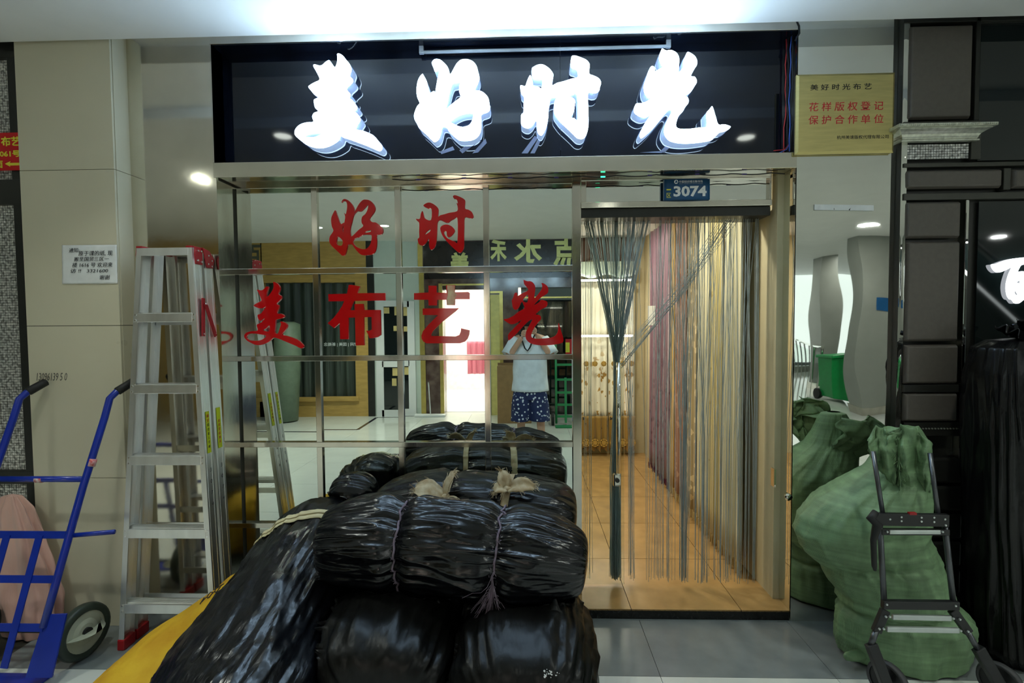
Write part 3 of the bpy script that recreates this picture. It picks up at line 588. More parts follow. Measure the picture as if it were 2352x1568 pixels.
# ------------------------------------------------------------------ brass plaque
BRASS = mat('brushed_brass', srgb(198, 184, 122), .36, .7, var=.08, scale=8, stretch=(1, 1, 8), rvar=.06)
pY = -.03
a, b = W(1828, 354, pY), W(2058, 165, pY)
pq = thing('wall_plaque', ((a.x + b.x) / 2, -.01, a.z), 'brass plaque with black and red Chinese writing on the steel panel', 'plaque')
def bev(x0, x1, z0, z1, i, y0, y1, mb):
    mb.add([(x0, y1, z0), (x1, y1, z0), (x1, y1, z1), (x0, y1, z1), (x0 + i, y0, z0 + i), (x1 - i, y0, z0 + i), (x1 - i, y0, z1 - i), (x0 + i, y0, z1 - i)],
           [(4, 5, 6, 7), (0, 1, 5, 4), (1, 2, 6, 5), (2, 3, 7, 6), (3, 0, 4, 7), (3, 2, 1, 0)])
mb = MB(); bev(a.x, b.x, a.z, b.z, .012, pY, pY + .008, mb); mb.build('plate', BRASS, pq)
B('backing', BRASS, pq, a.x + .002, b.x - .002, pY + .008, -.008, a.z + .002, b.z - .002)
ptext('美 好 时 光 布 艺', BLKP, pq, 1861, 191, 2002, 208, pY, bold=.006)
ptext('花 样 版 权 登 记', REDP, pq, 1858, 232, 2029, 256, pY, bold=.004, shear=.06)
ptext('保 护 合 作 单 位', REDP, pq, 1857, 262, 2029, 286, pY, bold=.004, shear=.06)
ptext('杭州美速版权代理有限公司', BLKP, pq, 1922, 309, 2041, 320, pY)
# paper strip and tape left on the steel panel
PAPER = mat('white_paper', (.74, .76, .76), .7)
o = quadpatch([(1871, 469), (2007, 471), (2007, 484), (1871, 482)], -.0095, PAPER, 'paper_strip', None, .0012); tag(o, 'blank white paper strip stuck on the steel panel below the plaque', 'paper')
for q in ([(1915, 481), (1916, 477), (1917, 481)], [(1949, 482), (1954, 477), (1952, 483)]): quadpatch(q, -.010, BLKP, 'pen_mark', o, .0004)
# ------------------------------------------------------------------ notice on the pillar
NP = PY - .004
nt_ = thing('paper_notice', W(208, 652, PY), 'handwritten white paper notice taped to the beige pillar', 'notice')
c4 = [W(143, 652, NP), W(270, 651, NP), W(268, 562, NP), W(142, 563, NP)]
def np_(u, v):
    p = (c4[0] * (1 - u) + c4[1] * u) * (1 - v) + (c4[3] * (1 - u) + c4[2] * u) * v
    return p + V((0, .0022 * noise.noise(V((u * 9, v * 7, 2))), 0))
MB().grid(np_, 30, 22).build('sheet', PAPER, nt_, smooth=True, solid=.0006)
INK = mat('felt_pen_ink', (.02, .02, .025), .6)
for s, q in (('通知:', (158, 569, 182, 580)), ('原于课的纸, 现', (180, 575, 258, 588)), ('搬至国贸三区一', (170, 589, 250, 600)), ('楼 1616 号 欢迎来', (166, 602, 258, 614)), ('访 !!   3321600', (162, 616, 248, 627)), ('谢谢', (229, 631, 252, 642))):
    ptext(s, INK, nt_, *q, NP - .0035, shear=.15, bold=.0, thick=.0005)
o = ptext('13096139 5 0', mat('pencil_mark', (.10, .095, .085), .7), wl, 84, 856, 154, 874, PY - .0003, name='pen_scribble', shear=.3, thick=.0005)
# ------------------------------------------------------------------ corridor downlights
def cref(x, y, Yp, z=ZM):                               # ceiling point seen mirrored in a vertical plane Y=Yp
    d = ray(x, y); v = CAM + d * ((z - CAM.z) / d.z); return V((v.x, 2 * Yp - v.y, z))
dl = [cref(730, 523, GY), cref(883, 519, GY), cref(650, 312, SGY), cref(463, 410, 0)]
dl = [(p.x, p.y) for p in dl] + [(1.7, -1.1), (1.0, -3.4), (3.4, -2.0), (3.4, -4.4), (-5.0, -2.2), (5.6, -3.2)]
for i, (x, y) in enumerate(dl):
    ceil_lamp(x, y, ZM, 5 if y > -1.6 else 15, .06, 'round recessed downlight in the corridor ceiling', 'corridor downlights', (.93, 1.0, .90), 100)
# ------------------------------------------------------------------ folding ladder
REDPL = mat('red_plastic', srgb(150, 18, 26), .4); LABEL = mat('yellow_green_label', srgb(196, 206, 20), .5); RIVET = mat('rivet', (.8, .8, .8), .25, 1.0)
yf0, yf1, yr0, yr1 = -.315, -.245, -.225, -.150          # front and rear half
base = F(240, 1519); xl0 = base.x; zT = W(375, 566, yf0).z
LEAN = .072
zT = W(375, 566, yf0 + .145).z; xlt, xrt = W(313, 575, yf0 + .145).x, W(440, 575, yf0 + .145).x
xr0 = W(487, 1310, yf0 + .03).x; zz = W(487, 1310, yf0 + .03).z; xr0 = xrt + (xr0 - xrt) * (zT) / (zT - zz)
lad = thing('step_ladder', ((xl0 + xr0) / 2, -.23, 0), 'folded aluminium step ladder with red hinges leaning before the steel panel', 'ladder')
def lx(z, s): return (xl0 + (xlt - xl0) * z / zT) if s < 0 else (xr0 + (xrt - xr0) * z / zT)
def rail(y0, y1, s, z0, z1, name):
    """channel rail: web on the outside, flanges turned in, a raised rib"""
    w = .027; mb = MB()
    for xa, xb, ya, yb in ((0, .003, y0, y1), (.003, w, y0, y0 + .003), (.003, w, y1 - .003, y1), (-.0015, 0, y0 + .012, y0 + .018), (-.0015, 0, y1 - .018, y1 - .012)):
        vs = []
        for z in (z0, z1):
            x = lx(z, s); o = [x - s * xa, x - s * xb]
            vs += [(o[0], ya, z), (o[1], ya, z), (o[1], yb, z), (o[0], yb, z)]
        mb.add(vs, [(0, 1, 2, 3), (7, 6, 5, 4), (0, 4, 5, 1), (1, 5, 6, 2), (2, 6, 7, 3), (3, 7, 4, 0)])
    return mb.build(name, ALU, lad)
rungz = [LP(340, y, yf0, LEAN).z for y in (1398, 1225, 1057, 893, 729)]
for s in (-1, 1):
    f = rail(yf0, yf1, s, .03, zT - .004, 'front_rail'); r = rail(yr0, yr1, s, .03, zT - .02, 'rear_rail')
    for y0, y1, par in ((yf0, yf1, f), (yr0, yr1, r)):
        x = lx(0, s); B('rubber_foot', REDPL, par, x + s * .004, x - s * .034, y0 - .004, y1 + .004, 0, .055, bevel=.006)
for i, z in enumerate(rungz):
    st_ = B('step', ALU, lad, lx(z, -1) + .020, lx(z, 1) - .020, yf0 - .002, yf0 + .008, z - .024, z + .022, bevel=.002)
    mb = MB(); mb.box(lx(z, -1) + .004, lx(z, 1) - .004, yf0 + .006, yf1 - .004, z + .016, z + .022)
    for k in range(5): mb.box(lx(z, -1) + .006, lx(z, 1) - .006, yf0 + .012 + k * .01, yf0 + .016 + k * .01, z + .022, z + .025)
    mb.build('tread', ALU, st_)
    mb = MB()
    for s in (-1, 1):
        for dz in (-.014, .014): mb.disc((lx(z, s) - s * .012, yf0 - .0015, z + dz), (0, 1, 0), .0045, .004, 8)
    mb.build('rivet', RIVET, st_)['kind'] = 'stuff'
    if i % 2 == 0 or True:
        B('rear_brace', ALU, lad, lx(z - .02, -1) + .006, lx(z - .02, 1) - .006, yr1 - .010, yr1 - .004, z - .04, z - .005)
B('top_step', ALU, lad, xlt + .018, xrt - .018, yf0 - .002, yf0 + .008, zT - .046, zT - .006, bevel=.002)
B('top_tread', ALU, lad, xlt + .003, xrt - .003, yf0 + .004, yf1, zT - .014, zT - .006)
for s in (-1, 1):
    x = lx(zT - .04, s)
    h = MB().prism([(x + s * .003, yf0 + .01, zT), (x + s * .003, yf1 - .002, zT + .002), (x + s * .003, yf1 + .002, zT - .09), (x + s * .003, yf0 + .016, zT - .09), (x + s * .003, yf0 + .006, zT - .04)], (s * .006, 0, 0)).build('hinge_plate', REDPL, lad, bevel=.002)
    h2 = MB().prism([(x + s * .010, yf1 - .012, zT + .002), (x + s * .010, yr0 + .03, zT - .01), (x + s * .010, yr1 - .006, zT - .05), (x + s * .010, yr1 - .012, zT - .10), (x + s * .010, yr0 + .006, zT - .10), (x + s * .010, yf1 + .004, zT - .03)], (s * .006, 0, 0)).build('hinge_plate', REDPL, lad, bevel=.002)
    mb = MB()
    for y, z in ((yf0 + .025, -.02), (yf0 + .05, -.02), (yf0 + .025, -.07), (yf0 + .055, -.075), (yr0 + .02, -.035), (yr0 + .05, -.06), (yr0 + .02, -.08), (yr0 + .05, -.09)):
        mb.disc((x + s * .0135, y, zT + z), (1, 0, 0), .005, .008, 8)
    mb.build('rivet', RIVET, h)['kind'] = 'stuff'
    B('top_cap', REDPL, lad, lx(zT, s) + s * .001, lx(zT, s) - s * .03, yf0 - .003, yf1, zT - .006, zT + .004, bevel=.002)
# red spreader on the right side, seen edge up as an inverted V
def sp(px, py): v = XP(px, py, lx(1.5, 1) + .006); return v
zt_ = XP(466, 684, lx(1.55, 1)).z; zb_ = XP(464, 772, lx(1.45, 1)).z
xs_ = lx((zt_ + zb_) / 2, 1) + .008
ym = (yf1 + yr0) / 2 - .03
arm = MB().bar((xs_ - .004, ym, zt_), (xs_ + .008, ym - .014, zb_), .024, .006, up=(1, 0, 0)).build('spreader', REDPL, lad, bevel=.002)
MB().bar((xs_ + .006, ym + .004, zt_ - .03), (xs_ + .012, yr0 + .045, zb_ - .004), .024, .006, up=(1, 0, 0)).build('spreader', REDPL, lad, bevel=.002)
mb = MB()
for y, z in ((ym, zt_ - .03), (ym - .014, zb_ + .012), (yr0 + .043, zb_ + .012)): mb.disc((xs_ + .013, y, z), (1, 0, 0), .005, .006, 8)
mb.build('rivet', RIVET, arm)['kind'] = 'stuff'
def sidetext(body, m, par, x, y, z, h, name='lettering'):   # characters running down a rail's outer side (facing +X)
    cu = bpy.data.curves.new('t', 'FONT'); cu.body = body; cu.extrude = .005; cu.align_x = 'CENTER'
    ob = bpy.data.objects.new('t', cu); C.objects.link(ob); dg = bpy.context.evaluated_depsgraph_get(); dg.update()
    me = bpy.data.meshes.new_from_object(ob.evaluated_get(dg)); bpy.data.objects.remove(ob)
    mb = MB(); mb.add([(x + .0008 + v.co.z * .05, y + v.co.x * h, z + v.co.y * h) for v in me.vertices], [tuple(p.vertices) for p in me.polygons]); return mb.build(name, m, par)
for y0, y1, pyt, pyb, txt, c1 in ((yf0, yf1, 948, 1044, '铝合金人字梯', BLKP), (yr0, yr1, 946, 1042, '家用登高梯具', REDP)):
    za = XP(472, pyb, lx(.9, 1)).z; zb_ = XP(472, pyt, lx(.9, 1)).z; xm = lx((za + zb_) / 2, 1)
    lb = MB().prism([(lx(za, 1) + .003, y0 + .022, za), (lx(za, 1) + .003, y1 - .020, za), (lx(zb_, 1) + .003, y1 - .020, zb_), (lx(zb_, 1) + .003, y0 + .022, zb_)], (.0008, 0, 0)).build('label', LABEL, lad)
    ym_ = (y0 + y1) / 2
    for k, ch in enumerate(txt): z = zb_ - .075 - k * .022; sidetext(ch, c1, lb, lx(z, 1) + .0035, ym_, z, .017)
    if c1 is BLKP:
        for k, ch in enumerate('高升'): z = zb_ - .03 - k * .024; sidetext(ch, REDP, lb, lx(z, 1) + .0035, ym_, z, .020)
    for k, ch in enumerate('3074'): z = XP(482, 1075 + k * 26, lx(.8, 1)).z - .02; sidetext(ch, INK, lad, lx(z, 1) + .003, ym_, z, .028)
def shear(o):
    for c in o.children:
        if c.type == 'MESH':
            oz = wpos(c).z
            for v in c.data.vertices: v.co.y += LEAN * (v.co.z + oz)
        shear(c)
shear(lad)
# ------------------------------------------------------------------ blue hand truck
BLUEM = mat('blue_enamelled_steel', srgb(16, 44, 150), .28, var=.10, scale=9, coat=.3)
RUB = mat('black_rubber', (.012, .012, .012), .6); TYRE = mat('grey_green_tyre', srgb(52, 62, 54), .45); HUB = mat('white_wheel_hub', srgb(176, 180, 160), .35)
la, lb_ = -.60, .285                                   # frame leans: Y = la + lb*z
def ht(x, y): return LP(x, y, la, lb_)
truck = thing('hand_truck', (-2.35, -.45, 0), 'blue two wheeled hand truck with black grips', 'hand truck')
tr = [ht(100, 1440), ht(128, 1340), ht(190, 1120), ht(240, 960), ht(252, 915)]
tr += [tr[-1] + V((.012, .03, .03)), tr[-1] + V((.03, .07, .055))]
XW = -.475
tl = [V((p.x + XW + .0, p.y, p.z)) for p in tr]
tl[-2].x -= .0; 
for t in (tr, tl):
    a = MB().tube(t, .0165, 14).build('side_tube', BLUEM, truck, smooth=True)
    d = (t[-1] - t[-2]).normalized(); MB().tube([t[-1] - d * .05, t[-1] - d * .045, t[-1] + d * .04, t[-1] + d * .045], [.0165, .0215, .0205, .012], 14).build('grip', RUB, a, smooth=True)
def on(z, f): return V((tr[0].x + (tr[4].x - tr[0].x) * 0 + XW * f, la + lb_ * z, z))
def xat(z):
    for p, q in zip(tr[:-1], tr[1:]):
        if p.z <= z <= q.z: return p.x + (q.x - p.x) * (z - p.z) / (q.z - p.z)
    return tr[0].x
def cross(z, kind):
    p = V((xat(z), la + lb_ * z, z)); q = p + V((XW, 0, 0))
    if kind == 't': return MB().tube([p, q], .0145, 12).build('cross_tube', BLUEM, truck, smooth=True)
    return MB().bar(p, q, .005, .034, up=(0, lb_, 1)).build('cross_strap', BLUEM, truck)
c_ = cross(ht(190, 1100).z, 't')
for z in (ht(160, 1228).z, ht(128, 1330).z, ht(100, 1441).z): cross(z, 'f')
zt_, zbm = ht(160, 1228).z, .09
for f in (.30, .64):
    p = V((xat(zt_) + XW * f, la + lb_ * zt_ - .005, zt_)); q = V((tr[0].x + XW * f, la + lb_ * zbm - .005, zbm))
    MB().bar(p, q, .034, .005, up=(0, 1, -lb_)).build('slat', BLUEM, truck)
for s in (0, 1):
    o_ = V((XW * s, 0, 0)); sg_ = 1 if s == 0 else -1
    q = [ht(104, 1412), ht(152, 1410), ht(118, 1556), ht(58, 1556)]
    if s: q = [V((2 * tr[0].x + XW - p.x, p.y, p.z)) for p in q]
    MB().prism(q, (0, .008, 0)).build('axle_plate', BLUEM, truck)
WH = F(190, 1553); wr_ = .133; wx = W(192, 1486, -.37).x
for s in (0, 1):
    x = wx if s == 0 else 2 * tr[0].x + XW - wx
    c0 = V((x, -.37, wr_)); n = 32
    prof = [(-.020, wr_ * .72), (-.024, wr_ * .86), (-.018, wr_ * .97), (0, wr_), (.018, wr_ * .97), (.024, wr_ * .86), (.020, wr_ * .72)]
    yaw = Matrix.Rotation(math.radians(-8 if s == 0 else 8), 3, 'Z')
    def wp(u, v, prof=prof):
        i = v * (len(prof) - 1); k = min(int(i), len(prof) - 2); f = i - k
        d = prof[k][0] * (1 - f) + prof[k + 1][0] * f; r = prof[k][1] * (1 - f) + prof[k + 1][1] * f; t = u * 2 * math.pi
        return c0 + yaw @ V((d, r * math.cos(t), r * math.sin(t)))
    w = MB().grid(wp, n, 13, True).build('wheel', TYRE, truck, smooth=True)
    ax = yaw @ V((1, 0, 0))
    MB().tube([c0 - ax * .016, c0 - ax * .016, c0 + ax * .016], [wr_ * .74, wr_ * .74, wr_ * .74], 32).build('wheel_disc', HUB, w)
    MB().tube([c0 + ax * .010, c0 + ax * .022], [wr_ * .62, wr_ * .30], 24).build('wheel_boss', HUB, w)
    MB().disc(c0, ax, .022, .07, 16).build('hub_cap', RUB, w)
MB().tube([(wx, -.37, wr_), (2 * tr[0].x + XW - wx, -.37, wr_)], .010, 10).build('axle', BLACKMETAL, truck)
# rear support bow sticking out behind the frame
z_ = ht(170, 1227).z - .01
sb = [V((xat(z_) - .01, la + lb_ * z_ + .012, z_)), V((xat(z_) + .2, la + lb_ * z_ + .03, z_ + .012)), V((xat(z_) + .26, la + lb_ * z_ + .03, z_ - .03)), V((xat(z_) + .27, la + lb_ * z_ + .02, z_ - .3))]
MB().tube(sb[:2], .011, 10).build('support_bar', BLUEM, truck, smooth=True)
tp = MB(); d = (tr[3] - tr[2]).normalized(); p = ht(212, 1062); tp.tube([p - d * .018, p + d * .018], .0172, 14); tp.build('sticker', mat('silver_sticker', srgb(210, 205, 205), .3, col2=srgb(190, 60, 60), scale=60), truck, smooth=True)
p = V((xat(ht(90, 1102).z) , 0, 0)); q = ht(92, 1101); MB().tube([q - V((.02, 0, 0)), q + V((.016, 0, 0))], .0152, 12).build('sticker', MATS['silver_sticker'], truck, smooth=True)
# toe plate on the floor under the load
B('toe_plate', BLUEM, truck, tr[0].x + XW - .01, tr[0].x + .01, -.60, -.50, .004, .012)
# ------------------------------------------------------------------ pink satin bundle
SATIN = mat('pink_satin', srgb(214, 170, 156), .20, var=.10, scale=5, sheen=.4, bump=.02, bscale=7, stretch=(1, 1, .45))
def blob(cx, cy, rx, ry, prof, seed, amp, nu=90, nv=60, fold=9, lean=(0, 0)):
    def fn(u, v):
        i = v * (len(prof) - 1); k = min(int(i), len(prof) - 2); f = i - k; f = f * f * (3 - 2 * f)
        z = prof[k][0] * (1 - f) + prof[k + 1][0] * f; r = prof[k][1] * (1 - f) + prof[k + 1][1] * f
        t = u * 2 * math.pi
        w = 1 + amp * (math.sin(fold * t + 3 * noise.noise(V((math.cos(t), math.sin(t), z * 2 + seed)))) * .5 + fbm(V((math.cos(t) * 1.6, math.sin(t) * 1.6, z * 3 + seed)), 3))
        return V((cx + lean[0] * z + rx * r * w * math.cos(t), cy + lean[1] * z + ry * r * w * math.sin(t), z))
    return MB().grid(fn, nu, nv, True)
sx = W(55, 1300, -.22).x
o = blob(sx - .01, -.185, .16, .062, [(.0, .02), (.0, .85), (.06, 1.0), (.2, 1.05), (.4, .85), (.56, .72), (.68, .55), (.74, .3), (.75, .02)], 3, .26, lean=(-.12, .02)).build('satin_bundle', SATIN, None, smooth=True)
tag(o, 'crumpled pink satin bundle behind the blue hand truck', 'fabric')
# ------------------------------------------------------------------ dark mosaic shop front on the left edge
MOS = mat('mirror_mosaic', (.55, .54, .50), .2, .3, var=.5, scale=70, rvar=.1, detail=0)
LY = -.07
xa_, xb_ = W(0, 500, LY).x - .45, XPL - .002
lsf = thing('shop_front', ((xa_ + xb_) / 2, LY, 0), 'dark framed shop front with glittering mosaic strips beside the tiled pillar', 'shop front')
B('backing', BLACKMETAL, lsf, xa_, xb_, LY + .02, .4, 0, ZC)
B('corner_post', BLACKMETAL, lsf, xb_ - .075, xb_, LY - .01, LY + .02, 0, ZC, bevel=.004)
B('corner_post', BLACKMETAL, lsf, xb_ - .33, xb_ - .26, LY - .01, LY + .02, 0, ZC, bevel=.004)
zz = [W(20, y, LY).z for y in (1210, 1110, 1080, 470, 413, 300, 135)]
for z0, z1 in ((zz[2], zz[1]), (zz[4], zz[3]), (zz[6], ZC), (zz[1] - .19, zz[1] - .16)): B('cross_bar', BLACKMETAL, lsf, xb_ - .33, xb_, LY - .012, LY + .02, z0, z1, bevel=.003)
def mosaic(x0, x1, z0, z1, Y, cell, parent, m=MOS, seed=1):
    mb = MB(); nx = max(1, int(round((x1 - x0) / cell))); nz = max(1, int(round((z1 - z0) / cell))); r = random.Random(seed)
    dx, dz = (x1 - x0) / nx, (z1 - z0) / nz
    for j in range(nz):
        for i in range(nx):
            a, b, c, d = x0 + i * dx + .0012, x0 + (i + 1) * dx - .0012, z0 + j * dz + .0012, z0 + (j + 1) * dz - .0012
            t1, t2 = r.uniform(-.0007, .0007), r.uniform(-.0007, .0007)
            mb.add([(a, Y + t1, c), (b, Y + t2, c), (b, Y - t1, d), (a, Y - t2, d), (a, Y + .004, c), (b, Y + .004, c), (b, Y + .004, d), (a, Y + .004, d)],
                   [(0, 1, 2, 3), (0, 4, 5, 1), (1, 5, 6, 2), (2, 6, 7, 3), (3, 7, 4, 0)])
    o = mb.build('mosaic', m, parent); o['kind'] = 'stuff'; return o
for z0, z1 in ((zz[3] + .0, zz[2]), (.35, zz[1] - .0), (zz[5], zz[6]), (zz[4], zz[5])):
    lo, hi = sorted((z0, z1)); mosaic(xb_ - .26, xb_ - .075, lo, hi, LY + .012, .0135, lsf)
# red direction sign
RSG = mat('red_vinyl', srgb(196, 18, 24), .45)
a, b = W(0, 392, LY - .014), W(47, 305, LY - .014)
rsn = thing('direction_sign', ((a.x + b.x) / 2, LY - .014, a.z), 'red sign with yellow Chinese writing and an arrow at the mosaic shop front', 'sign')
B('board', RSG, rsn, b.x - .40, b.x, LY - .020, LY - .014, a.z, b.z)
for s, q in (('布艺', (3, 313, 46, 336)), ('061号', (0, 345, 46, 361)), ('面', (-12, 369, 6, 386))): ptext(s, YELP, rsn, *q, LY - .0202, bold=.03)
q = [(11, 376), (24, 370), (22, 374), (46, 373.5), (46, 379.5), (22, 380), (24, 383)]
MB().prism([W(x, y, LY - .021) for x, y in q], (0, .0008, 0)).build('arrow', YELP, rsn)
from mathutils.bvhtree import BVHTree
# ------------------------------------------------------------------ sacks and bales
def lerp(a, b, t): return a + (b - a) * t
class Sack:
    def __init__(s, pts, p=3.2, n=2.3, ties=(), seed=0.0, amp=.035, pleat=.035, zmin=.004, ymax=None, ridge=.02, streak=14):
        s.pts = [(V(c), a, b) for c, a, b in pts]; s.p = p; s.n = n; s.ties = ties; s.seed = seed; s.amp = amp; s.pl = pleat; s.zmin = zmin; s.ymax = ymax; s.rg = ridge; s.mg = .016; s.sink = False; s.st = streak
    def axis(s, u):
        k = len(s.pts) - 1; i = min(int(u * k), k - 1); f = u * k - i
        q = [s.pts[max(0, min(k, i + j))] for j in (-1, 0, 1, 2)]
        def cr(a, b, c, d): return 0.5 * ((2 * b) + (c - a) * f + (2 * a - 5 * b + 4 * c - d) * f * f + (3 * b - a - 3 * c + d) * f ** 3)
        return cr(*(z[0] for z in q)), cr(*(z[1] for z in q)), cr(*(z[2] for z in q))
    def at(s, u, v, off=0.0, wr=1.0):
        u = min(max(u, 0), 1); c, a, b = s.axis(u)
        d = (s.axis(min(1, u + .02))[0] - s.axis(max(0, u - .02))[0]).normalized()
        s1 = d.cross(V((0, 0, 1))).normalized(); s2 = s1.cross(d).normalized()
        t = v * 2 * math.pi; ct, st = math.cos(t), math.sin(t)
        e = max(0.0, 1 - abs(2 * u - 1) ** s.p) ** (1 / s.p)
        L = (s.pts[-1][0] - s.pts[0][0]).length
        q = V((ct * 1.5, st * 1.5, u * L * 4 + s.seed))
        w = 1.0
        for tu, dep, wd in s.ties:
            g = math.exp(-((u - tu) / wd) ** 2); g2 = math.exp(-abs(u - tu) / (wd * 2.2))
            w -= dep * g
            w += wr * s.pl * g2 * math.sin(17 * t + 5 * noise.noise(V((ct * 2, st * 2, s.seed + tu * 9))))* (1 - .5 * g)
        w += wr * s.amp * 1.6 * noise.noise(q) + wr * s.amp * .8 * noise.noise(q * 2.7)
        r1 = 1 - abs(noise.noise(V((ct * s.st * .35, st * s.st * .35, u * L * 3.0 + s.seed * 1.7))))
        r2 = 1 - abs(noise.noise(V((ct * s.st * .8 + 5, st * s.st * .8, u * L * 6.0 + s.seed))))
        w += wr * (s.rg * r1 ** 4 + s.rg * .55 * r2 ** 4)
        k = 2 / s.n
        x = math.copysign(abs(ct) ** k, ct); y = math.copysign(abs(st) ** k, st)
        pnt = c + (s1 * (a * x) + s2 * (b * y)) * (e * w)
        nn = (s1 * (x / max(a, .01)) + s2 * (y / max(b, .01))); nn = nn.normalized() if nn.length > 1e-6 else d
        pnt = pnt + nn * off
        zm = s.zmin + max(0.0, off)
        if pnt.z < zm: pnt.z = zm
        if s.ymax is not None and pnt.y > s.ymax: pnt.y = s.ymax
        return pnt
    def mesh(s, nu=170, nv=130):
        return MB().grid(lambda v, u: s.at(s.um(u), v), nv, nu, True)
    def um(s, t): return .5 - .5 * math.cos(math.pi * t)             # rows crowd towards the rounded ends
    def ring(s, u, v0, v1, r, m, name, parent, n=70, wob=.012, seed=0, slope=0.0, off=.004):
        pts = [s.at(u + slope * (i / n - .5) + wob * noise.noise(V((i * .21, seed, 1))), v0 + (v1 - v0) * i / n, off) for i in range(n + 1)]
        return MB().tube(pts, r, 6).build(name, m, parent, smooth=True)
    def band(s, u, v0, v1, wd, m, name, parent, n=60, slope=0.0, off=.006):
        def fn(a, b):
            vv = v0 + (v1 - v0) * a; uu = u + slope * (a - .5)
            return s.at(uu + wd * (b - .5), vv, off + .004 * math.sin(b * math.pi), .6)
        return MB().grid(fn, n, 5).build(name, m, parent, smooth=True, solid=.002)
    def build(s, name, m, label, cat, group=None, nu=220, nv=130):
        mb = s.mesh(nu, nv)
        for it in range(3):
            for tree in SOLID:
                for i, p in enumerate(mb.v):
                    loc, nr, _, dist = tree.find_nearest(p, .22)
                    if loc is not None and (p - loc).dot(nr) < s.mg - .003 and dist < .22:
                        if s.sink:
                            q = p.copy()
                            while q.z > .012:
                                q.z -= .015; l2, n2, _, d2 = tree.find_nearest(q, .4)
                                if l2 is None or (q - l2).dot(n2) > s.mg: break
                            mb.v[i] = q; continue
                        q = loc + nr * s.mg; q.z = max(q.z, s.zmin); mb.v[i] = q
        cen = [s.axis(s.um(j / (nu - 1)))[0] for j in range(nu)]
        for it in range(40 if s.sink else 24):                             # draw back whatever still touches a neighbour
            me_ = BVHTree.FromPolygons(mb.v, mb.f); hit = set()
            for tree in SOLID:
                for fa, _ in me_.overlap(tree): hit.update(mb.f[fa])
            if not hit: break
            grow = set()
            for i in hit:
                j, k = divmod(i, nv)
                for dj in (-1, 0, 1):
                    for dk in (-1, 0, 1):
                        if 0 <= j + dj < nu: grow.add((j + dj) * nv + (k + dk) % nv)
            for i in grow:
                p = mb.v[i]; d = cen[i // nv] - p
                if s.sink: mb.v[i] = V((p.x - .014, p.y, max(.004, p.z - .004)))
                elif d.length > .03: mb.v[i] = p + d.normalized() * .012
        o = mb.build(name, m, None, smooth=True)
        bm = bmesh.new(); bm.from_mesh(o.data)
        if bm.calc_volume(signed=True) < 0: bmesh.ops.reverse_faces(bm, faces=bm.faces); bm.to_mesh(o.data)
        bm.free(); SOLID.append(BVHTree.FromPolygons([o.matrix_basis @ v.co for v in o.data.vertices], [tuple(p.vertices) for p in o.data.polygons]))
        return tag(o, label, cat, group)
SOLID = []
GB_ = 'black plastic bales piled before the mirror window'
CLOTH = mat('cream_rag', srgb(206, 192, 160), .8, var=.12, scale=30, bump=.001, bscale=300, col2=srgb(176, 150, 112))
TWINE = mat('mauve_twine', srgb(122, 108, 122), .8, var=.2, scale=60)
def petal(c, d, up, ln, wd, name, parent, seed=0, curl=.5):
    c, d, up = V(c), V(d).normalized(), V(up).normalized(); sd = d.cross(up).normalized()
    def fn(a, b):
        w = wd * (.25 + 1.1 * math.sin(math.pi * min(1, .12 + a * .80))) * (1 + .15 * noise.noise(V((a * 6, seed, b))))
        h = ln * curl * .35 * math.sin(a * math.pi * .95) + .006 * math.sin(b * 9 + seed)
        return c + d * (ln * a) + sd * (w * (b - .5)) + up * (h + .35 * w * (abs(b - .5)) ** 1.5)
    o = MB().grid(fn, 16, 9).build(name, CLOTH, parent, smooth=True, solid=.002)
    mb = MB(); r = random.Random(seed)
    for i in range(34):
        b = i / 33 if i < 20 else r.choice((0, 1)); a = 1 if i < 20 else r.uniform(.3, 1)
        p = fn(a, b); q = p + d * r.uniform(.004, .03) + sd * r.uniform(-.015, .015) * 1.3 + V((0, 0, r.uniform(-.018, .004)))
        mb.tube([p, (p + q) / 2 + V((0, 0, .003)), q], .0011, 3)
    f = mb.build('frayed_edge', CLOTH, o); f['kind'] = 'stuff'
    return o
# left strapped sack
s_l = Sack([((-.97, -.04, .54), .19, .20), ((-1.04, -.28, .49), .27, .25), ((-1.06, -.66, .36), .28, .26), ((-1.05, -1.05, .29), .28, .25), ((-1.06, -1.30, .26), .27, .23)], p=4.0, n=2.2, ties=((.30, .06, .05),), seed=3.3, amp=.04, pleat=.03, ridge=.045, ymax=.13, streak=16)
ls = s_l.build('strapped_sack', BLACKBAGL, 'long black plastic sack with a cream strap lying on the yellow sack', 'sack', None, 240, 170)
# the tied roll on top
s_rl = Sack([((-.90, -.60, .685), .175, .17), ((-.62, -.61, .70), .19, .185), ((-.36, -.62, .69), .19, .185), ((-.05, -.64, .665), .19, .18), ((.24, -.67, .63), .16, .155)], p=4.2, n=2.15, ties=((.335, .15, .035), (.69, .15, .035)), seed=1.3, amp=.05, pleat=.055, ridge=.06, streak=12)
rl = s_rl.build('tied_roll', BLACKBAG, 'black plastic roll lashed with two mauve strings on top of the pile', 'roll', None, 400, 230)
for u, sd, sl in ((.335, 3, -.03), (.69, 8, -.01)):
    tie = s_rl.ring(u, 0.0, 1.0, .0045, TWINE, 'string_tie', rl, 110, .014, sd)
    mb = MB(); r = random.Random(sd)
    for i in range(60):
        v = r.uniform(0, .45) - .1; p = s_rl.at(u + r.gauss(0, .006), v, .005)
        q = p + V((r.gauss(0, .010), -r.uniform(.0, .010), r.gauss(0, .010))); mb.tube([p, q], .0011, 3)
    f = mb.build('loose_threads', TWINE, tie); f['kind'] = 'stuff'
